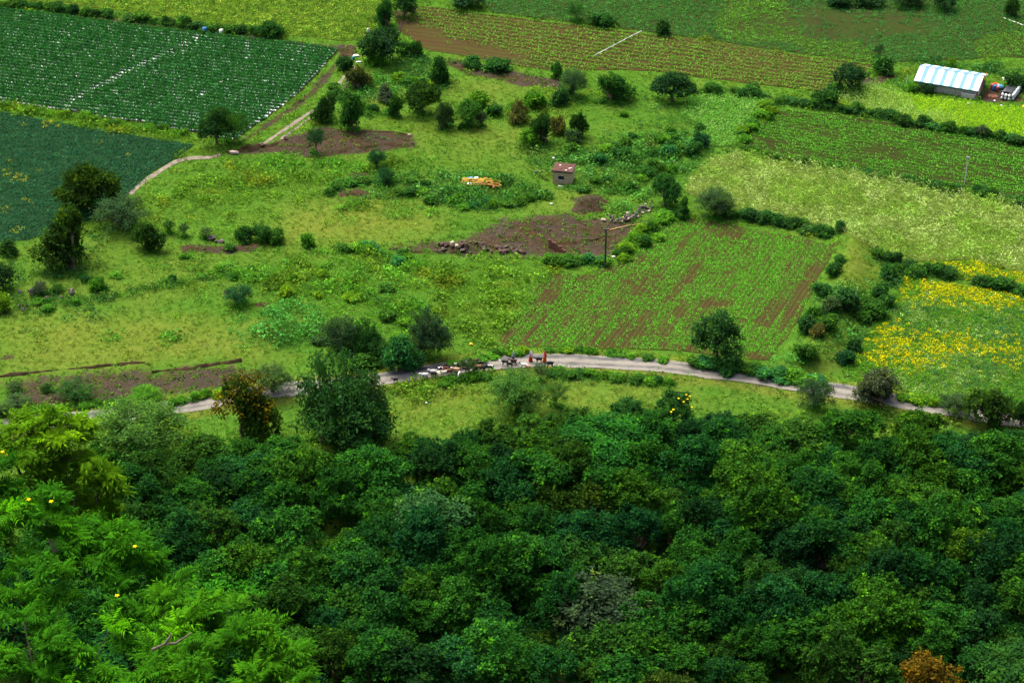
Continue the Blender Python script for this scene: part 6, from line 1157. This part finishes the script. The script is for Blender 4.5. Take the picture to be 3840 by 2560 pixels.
BK, WT, CR, BR, TN, DB_ = (.018, .016, .016), (.68, .66, .62), (.62, .52, .38), (.13, .055, .03), (.52, .30, .16), (.05, .025, .018)
GM = dict(black=goat_mats('goat_black', BK), whitehead=goat_mats('goat_black_white_head', BK, WT), pied=goat_mats('goat_white_back', WT, WT, None, BK), blackpale=goat_mats('goat_black_pale_legs', BK, None, TN), cream=goat_mats('goat_cream', CR), white=goat_mats('goat_white', WT), brown=goat_mats('goat_brown', BR), tan=goat_mats('goat_tan', TN, WT), patch=goat_mats('goat_patched', BK, BK, None, None, WT), whiteblackhead=goat_mats('goat_white_black_head', WT, BK, BR), darkbrown=goat_mats('goat_dark_brown', DB_), bigbrown=goat_mats('goat_mid_brown', (.22, .11, .06)))
def goat_mesh(kind, mtl):
    """one continuous body: trunk, neck, head, four jointed legs, tail; +X is forward, about 1 m long"""
    V, E, Rr = [], [], []
    def ch(pts, rad, frm=None):
        p = frm
        for c, r_ in zip(pts, rad):
            V.append(c); Rr.append(r_); i = len(V)-1
            if p is not None: E.append((p, i))
            p = i
        return p
    ch([(-.02, 0, .58)], [(.155, .17)])
    ch([(.20, 0, .575), (.30, 0, .60)], [(.15, .175), (.105, .13)], 0); sh = 1
    ch([(-.20, 0, .60), (-.33, 0, .61)], [(.14, .15), (.10, .11)], 0); hip = 3
    if kind == 2: ch([(.42, 0, .52), (.52, 0, .34), (.58, 0, .22), (.63, 0, .10)], [.07, .06, .062, .032], 2)
    elif kind == 1: ch([(.40, 0, .74), (.46, .02, .86), (.55, .03, .85), (.66, .04, .79)], [.075, .06, .064, .034], 2)
    else: ch([(.43, 0, .68), (.53, 0, .77), (.62, 0, .76), (.73, 0, .69)], [.075, .06, .064, .034], 2)
    ch([(-.40, 0, .66), (-.46, 0, .74)], [.028, .016], 4)
    sw = {0: (.07, -.07, -.06, .08), 1: (-.08, .06, .08, -.05), 2: (.03, .05, -.03, .03)}[kind]
    for s, d, e in ((1, sw[0], sw[2]), (-1, sw[1], sw[3])):
        ch([(.22, .085*s, .43), (.22+d*.5, .09*s, .25), (.22+d*.9, .09*s, .06), (.235+d, .09*s, .012)], [.062, .034, .024, .028], sh)
        ch([(-.23, .09*s, .43), (-.19+e*.3, .095*s, .31), (-.30+e*.7, .095*s, .22), (-.27+e, .095*s, .06), (-.255+e, .095*s, .012)], [.085, .05, .032, .024, .028], hip)
    return skin_mesh('body', V, E, Rr, mtl)
HORN = plain('horn', (.10, .085, .07), .6, .3, 6)
def goat_horns(kind):
    mb = MB(); hx, hz_ = {0: (.575, .80), 1: (.50, .905), 2: (.60, .27)}[kind]
    for s in (-1, 1): mb.tube([(hx, .03*s, hz_), (hx-.05, .05*s, hz_+.08), (hx-.12, .07*s, hz_+.09)], [.016, .012, .004], 5)
    return mb.mesh('horns', HORN)
def goat_ear(kind, s, mtl):
    hx, hz_ = {0: (.58, .77), 1: (.50, .87), 2: (.56, .24)}[kind]
    return MB().tube([(hx, .055*s, hz_), (hx-.01, .11*s, hz_-.05), (hx, .125*s, hz_-.13)], [.014, .03, .012], 5).mesh('ear', mtl)
GCACHE = {}
def goat(x, y, coat, kind, rz, s, label, horns=True):
    key = (coat, kind)
    if key not in GCACHE: GCACHE[key] = (goat_mesh(kind, GM[coat]), goat_horns(kind), goat_ear(kind, 1, GM[coat]), goat_ear(kind, -1, GM[coat]))
    b, h_, e1, e2 = GCACHE[key]; t = empty('goat', (x, y, hz(x, y)+.07), R(180+rz), label, 'goat', 'goats driven along the road'); t.scale = (s, s, s)
    obj('body', b, t); obj('ear', e1, t); obj('ear', e2, t)
    if horns: obj('horns', h_, t)
for g, coat, kind, rz, s, lb in (
    ((-14.24, 206.34), 'black', 0, 8, .85, 'lone black goat walking well ahead of the herd on the road'),
    ((-10.69, 207.17), 'pied', 0, 5, 1.05, 'white-backed black goat leading the bunched herd'),
    ((-9.61, 207.42), 'blackpale', 0, 4, 1.05, 'black goat with pale legs second in the herd on the near side'),
    ((-9.72, 207.95), 'white', 1, 6, 1.0, 'white goat with raised head behind the second black goat'),
    ((-8.99, 207.55), 'cream', 2, -55, 1.0, 'cream goat turned away beside the pale-legged black goat'),
    ((-8.37, 207.72), 'cream', 1, 25, 1.05, 'cream tan goat on the near road edge in the herd front'),
    ((-7.76, 208.08), 'brown', 0, 2, 1.05, 'red-brown goat behind the cream tan goat'),
    ((-8.75, 208.56), 'patch', 0, 4, 1.0, 'black goat with white patches on the far side of the herd front'),
    ((-8.09, 208.74), 'brown', 1, -4, .95, 'rusty brown goat in the middle of the herd front'),
    ((-8.28, 209.14), 'black', 0, 8, .95, 'black goat on the far edge of the herd front'),
    ((-7.65, 208.99), 'black', 1, 0, 1.0, 'black goat with head up on the far side of the herd middle'),
    ((-7.01, 208.73), 'blackpale', 0, 3, 1.05, 'black goat with pale legs in the herd middle'),
    ((-6.85, 208.42), 'tan', 0, -6, 1.05, 'light tan goat with white face in the herd middle'),
    ((-6.50, 207.78), 'white', 2, 75, .8, 'small white goat facing the camera at the near road edge'),
    ((-6.36, 209.39), 'whitehead', 0, 6, 1.1, 'black goat with white head on the far side behind the middle'),
    ((-5.60, 209.99), 'whiteblackhead', 1, -10, 1.0, 'white goat with dark head on the far road edge'),
    ((-4.53, 210.57), 'darkbrown', 1, 175, .95, 'dark brown goat straying on the far grass verge'),
    ((-3.98, 209.91), 'black', 0, 5, 1.05, 'black goat just behind the dark brown stray'),
    ((-4.24, 208.78), 'bigbrown', 0, 20, 1.3, 'biggest goat, plain brown, behind the thin sapling'),
    ((-4.50, 208.59), 'black', 2, 0, .85, 'small black goat with lowered head beside the biggest brown goat'),
    ((-3.72, 208.87), 'blackpale', 1, 4, 1.05, 'black goat right behind the biggest brown goat'),
    ((-3.12, 209.04), 'black', 0, -3, 1.05, 'black goat second to last of the bunched herd'),
    ((-2.63, 209.13), 'patch', 1, 2, 1.0, 'black and white goat at the very end of the bunched herd'),
    ((-5.49, 208.59), 'darkbrown', 0, 4, 1.0, 'dark goat half hidden by the thin sapling'),
    ((-0.87, 210.18), 'whitehead', 0, 3, 1.1, 'black goat with white head walking apart in front of the walkers'),
    ((-0.28, 209.74), 'black', 1, -5, 1.05, 'black goat close behind the white-headed one apart'),
    ((0.19, 210.39), 'darkbrown', 0, 2, 1.1, 'dark brown goat at the feet of the blue-green walker'),
    ((1.46, 209.53), 'whiteblackhead', 1, 4, 1.05, 'white goat with black head and brown legs between two walkers'),
    ((1.90, 209.39), 'tan', 0, -20, .9, 'small tan goat tucked behind the white one with black head'),
    ((3.36, 210.79), 'black', 0, 3, 1.1, 'black goat between the two red skirted walkers'),
    ((4.71, 209.82), 'black', 2, 4, 1.2, 'last black goat grazing with its tail up behind all walkers'),
):
    goat(*g, coat, kind, rz+random.Random(lb).uniform(-6, 6), s, lb)

SKIN = plain('skin', (.20, .10, .06), .6, .15, 8); HAIR = plain('hair', (.012, .01, .01), .5, .2, 8)
def cloth(name, a, b=None):
    m, n, l, out = mat(name); tc = n.new('ShaderNodeTexCoord').outputs['Object']; bs = n.new('ShaderNodeBsdfPrincipled'); bs.inputs['Roughness'].default_value = .85; bs.inputs['Specular IOR Level'].default_value = .1
    f = noise(n, l, 9, 3, .5, tc); l.new(ramp(n, l, f, [(.42, a), (.58, b or [c*.7 for c in a])]), bs.inputs['Base Color']); l.new(bs.outputs[0], out.inputs[0]); return m
def person(g, hgt_m, rz, skirt_c, blouse_c, shawl_c, label, step=.14):
    t = empty('person', (*g, hz(*g)+.07), R(180+rz), label, 'person'); s = hgt_m/1.6; t.scale = (s, s, s)
    V, E, Rr = [], [], []
    def ch(pts, rad, frm=None):
        p = frm
        for c, r_ in zip(pts, rad):
            V.append(c); Rr.append(r_); i = len(V)-1
            if p is not None: E.append((p, i))
            p = i
        return p
    pel = ch([(0, 0, .86)], [(.13, .15)]); chest = ch([(.01, 0, 1.05), (.02, 0, 1.24)], [(.105, .13), (.11, .15)], pel)
    ch([(.025, 0, 1.35), (.04, 0, 1.42), (.055, 0, 1.50), (.05, 0, 1.575)], [.058, .05, .078, .055], chest)          # neck and head
    nose = ch([(.135, 0, 1.475)], [.012], len(V)-2)
    for sd, sw in ((1, .16), (-1, -.12)):                                                                    # arms swing, five fingers each
        w = ch([(.01, .165*sd, 1.29), (-.02+sw*.35, .205*sd, 1.06), (.06+sw, .20*sd, .84), (.08+sw*1.1, .195*sd, .77)], [.05, .038, .027, .03], chest)
        bx, by, bz = V[w]
        for k, ln in enumerate((.060, .075, .080, .072, .055)):
            if k == 0: ch([(bx+.03, by-.01*sd, bz-.005), (bx+.05, by-.015*sd, bz-.04)], [.010, .008], w)
            else: ch([(bx+.018-.014*(k-1), by+.004*sd, bz-.035), (bx+.024-.014*(k-1), by-.002*sd, bz-.035-ln*.5), (bx+.03-.014*(k-1), by-.012*sd, bz-.03-ln*.9)], [.009, .008, .007], w)
    for sd, st_ in ((1, step), (-1, -step)):
        ch([(.0, .085*sd, .80), (.02+st_*.55, .09*sd, .45), (st_-.02, .09*sd, .09), (st_+.02, .09*sd, .035), (st_+.12, .095*sd, .022)], [.085, .055, .036, .034, .026], pel)
    obj('body', skin_mesh('body', V, E, Rr, SKIN, 1), t)
    def tube_cloth(name, rings, mtl, folds=0, amp=0):
        n = 28; mb = MB(); v = []; f = []
        for i, (cx, z, rx, ry) in enumerate(rings):
            for k in range(n):
                a = 2*math.pi*k/n; q = 1+amp*(i/(len(rings)-1))*math.sin(folds*a+i*.4); v.append((cx+rx*q*math.cos(a), ry*q*math.sin(a), z))
        for i in range(len(rings)-1):
            for k in range(n): f.append((i*n+k, i*n+(k+1) % n, (i+1)*n+(k+1) % n, (i+1)*n+k))
        f.append(tuple(range(n))[::-1])
        return obj(name, mb.add(v, [q[::-1] for q in f]).mesh(name, mtl, True), t)
    tube_cloth('skirt', [(.0, 1.02, .125, .145), (.0, .90, .165, .185), (.01, .60, .20, .20), (.02, .30, .235, .215), (.02, .10, .265, .23)], skirt_c, 9, .10)
    tube_cloth('blouse', [(.03, 1.37, .06, .075), (.02, 1.31, .115, .175), (.015, 1.18, .135, .165), (.01, 1.0, .135, .155)], blouse_c, 6, .04)
    V2 = []; F2 = []; nu, nv = 9, 13                                                                            # shawl over head and shoulders, falling down the back
    prof = [(.02, 1.60, .055), (.02, 1.575, .088), (.01, 1.50, .107), (.0, 1.42, .105), (-.01, 1.33, .17), (-.03, 1.20, .205), (-.05, 1.05, .21), (-.06, .90, .21), (-.07, .78, .20)]
    for cx, z, r_ in prof:
        for k in range(nv):
            a = math.pi*(.36+1.28*k/(nv-1)); V2.append((cx+r_*.85*math.cos(a), r_*1.0*math.sin(a)*(1+.03*math.sin(k*2)), z))
    for i in range(nu-1):
        for k in range(nv-1): F2.append((i*nv+k, i*nv+k+1, (i+1)*nv+k+1, (i+1)*nv+k))
    o = obj('shawl', MB().add(V2, F2).mesh('shawl', shawl_c, True), t); so_ = o.modifiers.new('t', 'SOLIDIFY'); so_.thickness = .012
    obj('hair', MB().lathe([(.075, 1.50), (.082, 1.54), (.07, 1.585), (.03, 1.61)], 12, (.035, 0, 0)).mesh('hair', HAIR, True), t)
    return t
person((0.17, 211.12), 1.55, 4, cloth('blue_skirt', (.025, .07, .12)), cloth('green_blouse', (.10, .22, .14)), cloth('pale_green_shawl', (.34, .45, .36), (.05, .16, .14)), 'person in blue skirt and pale green patterned shawl behind a dark goat')
person((2.33, 211.15), 1.58, 6, cloth('red_skirt', (.42, .03, .015)), cloth('violet_blouse', (.20, .16, .32)), cloth('lilac_shawl', (.42, .38, .55), (.60, .58, .64)), 'person in red skirt and lilac white shawl walking in the middle')
person((4.07, 211.01), 1.60, 5, cloth('orange_skirt', (.62, .10, .012)), cloth('crimson_blouse', (.34, .015, .04)), cloth('orange_shawl', (.62, .07, .015), (.40, .015, .04)), 'person wrapped in bright orange and crimson walking last')
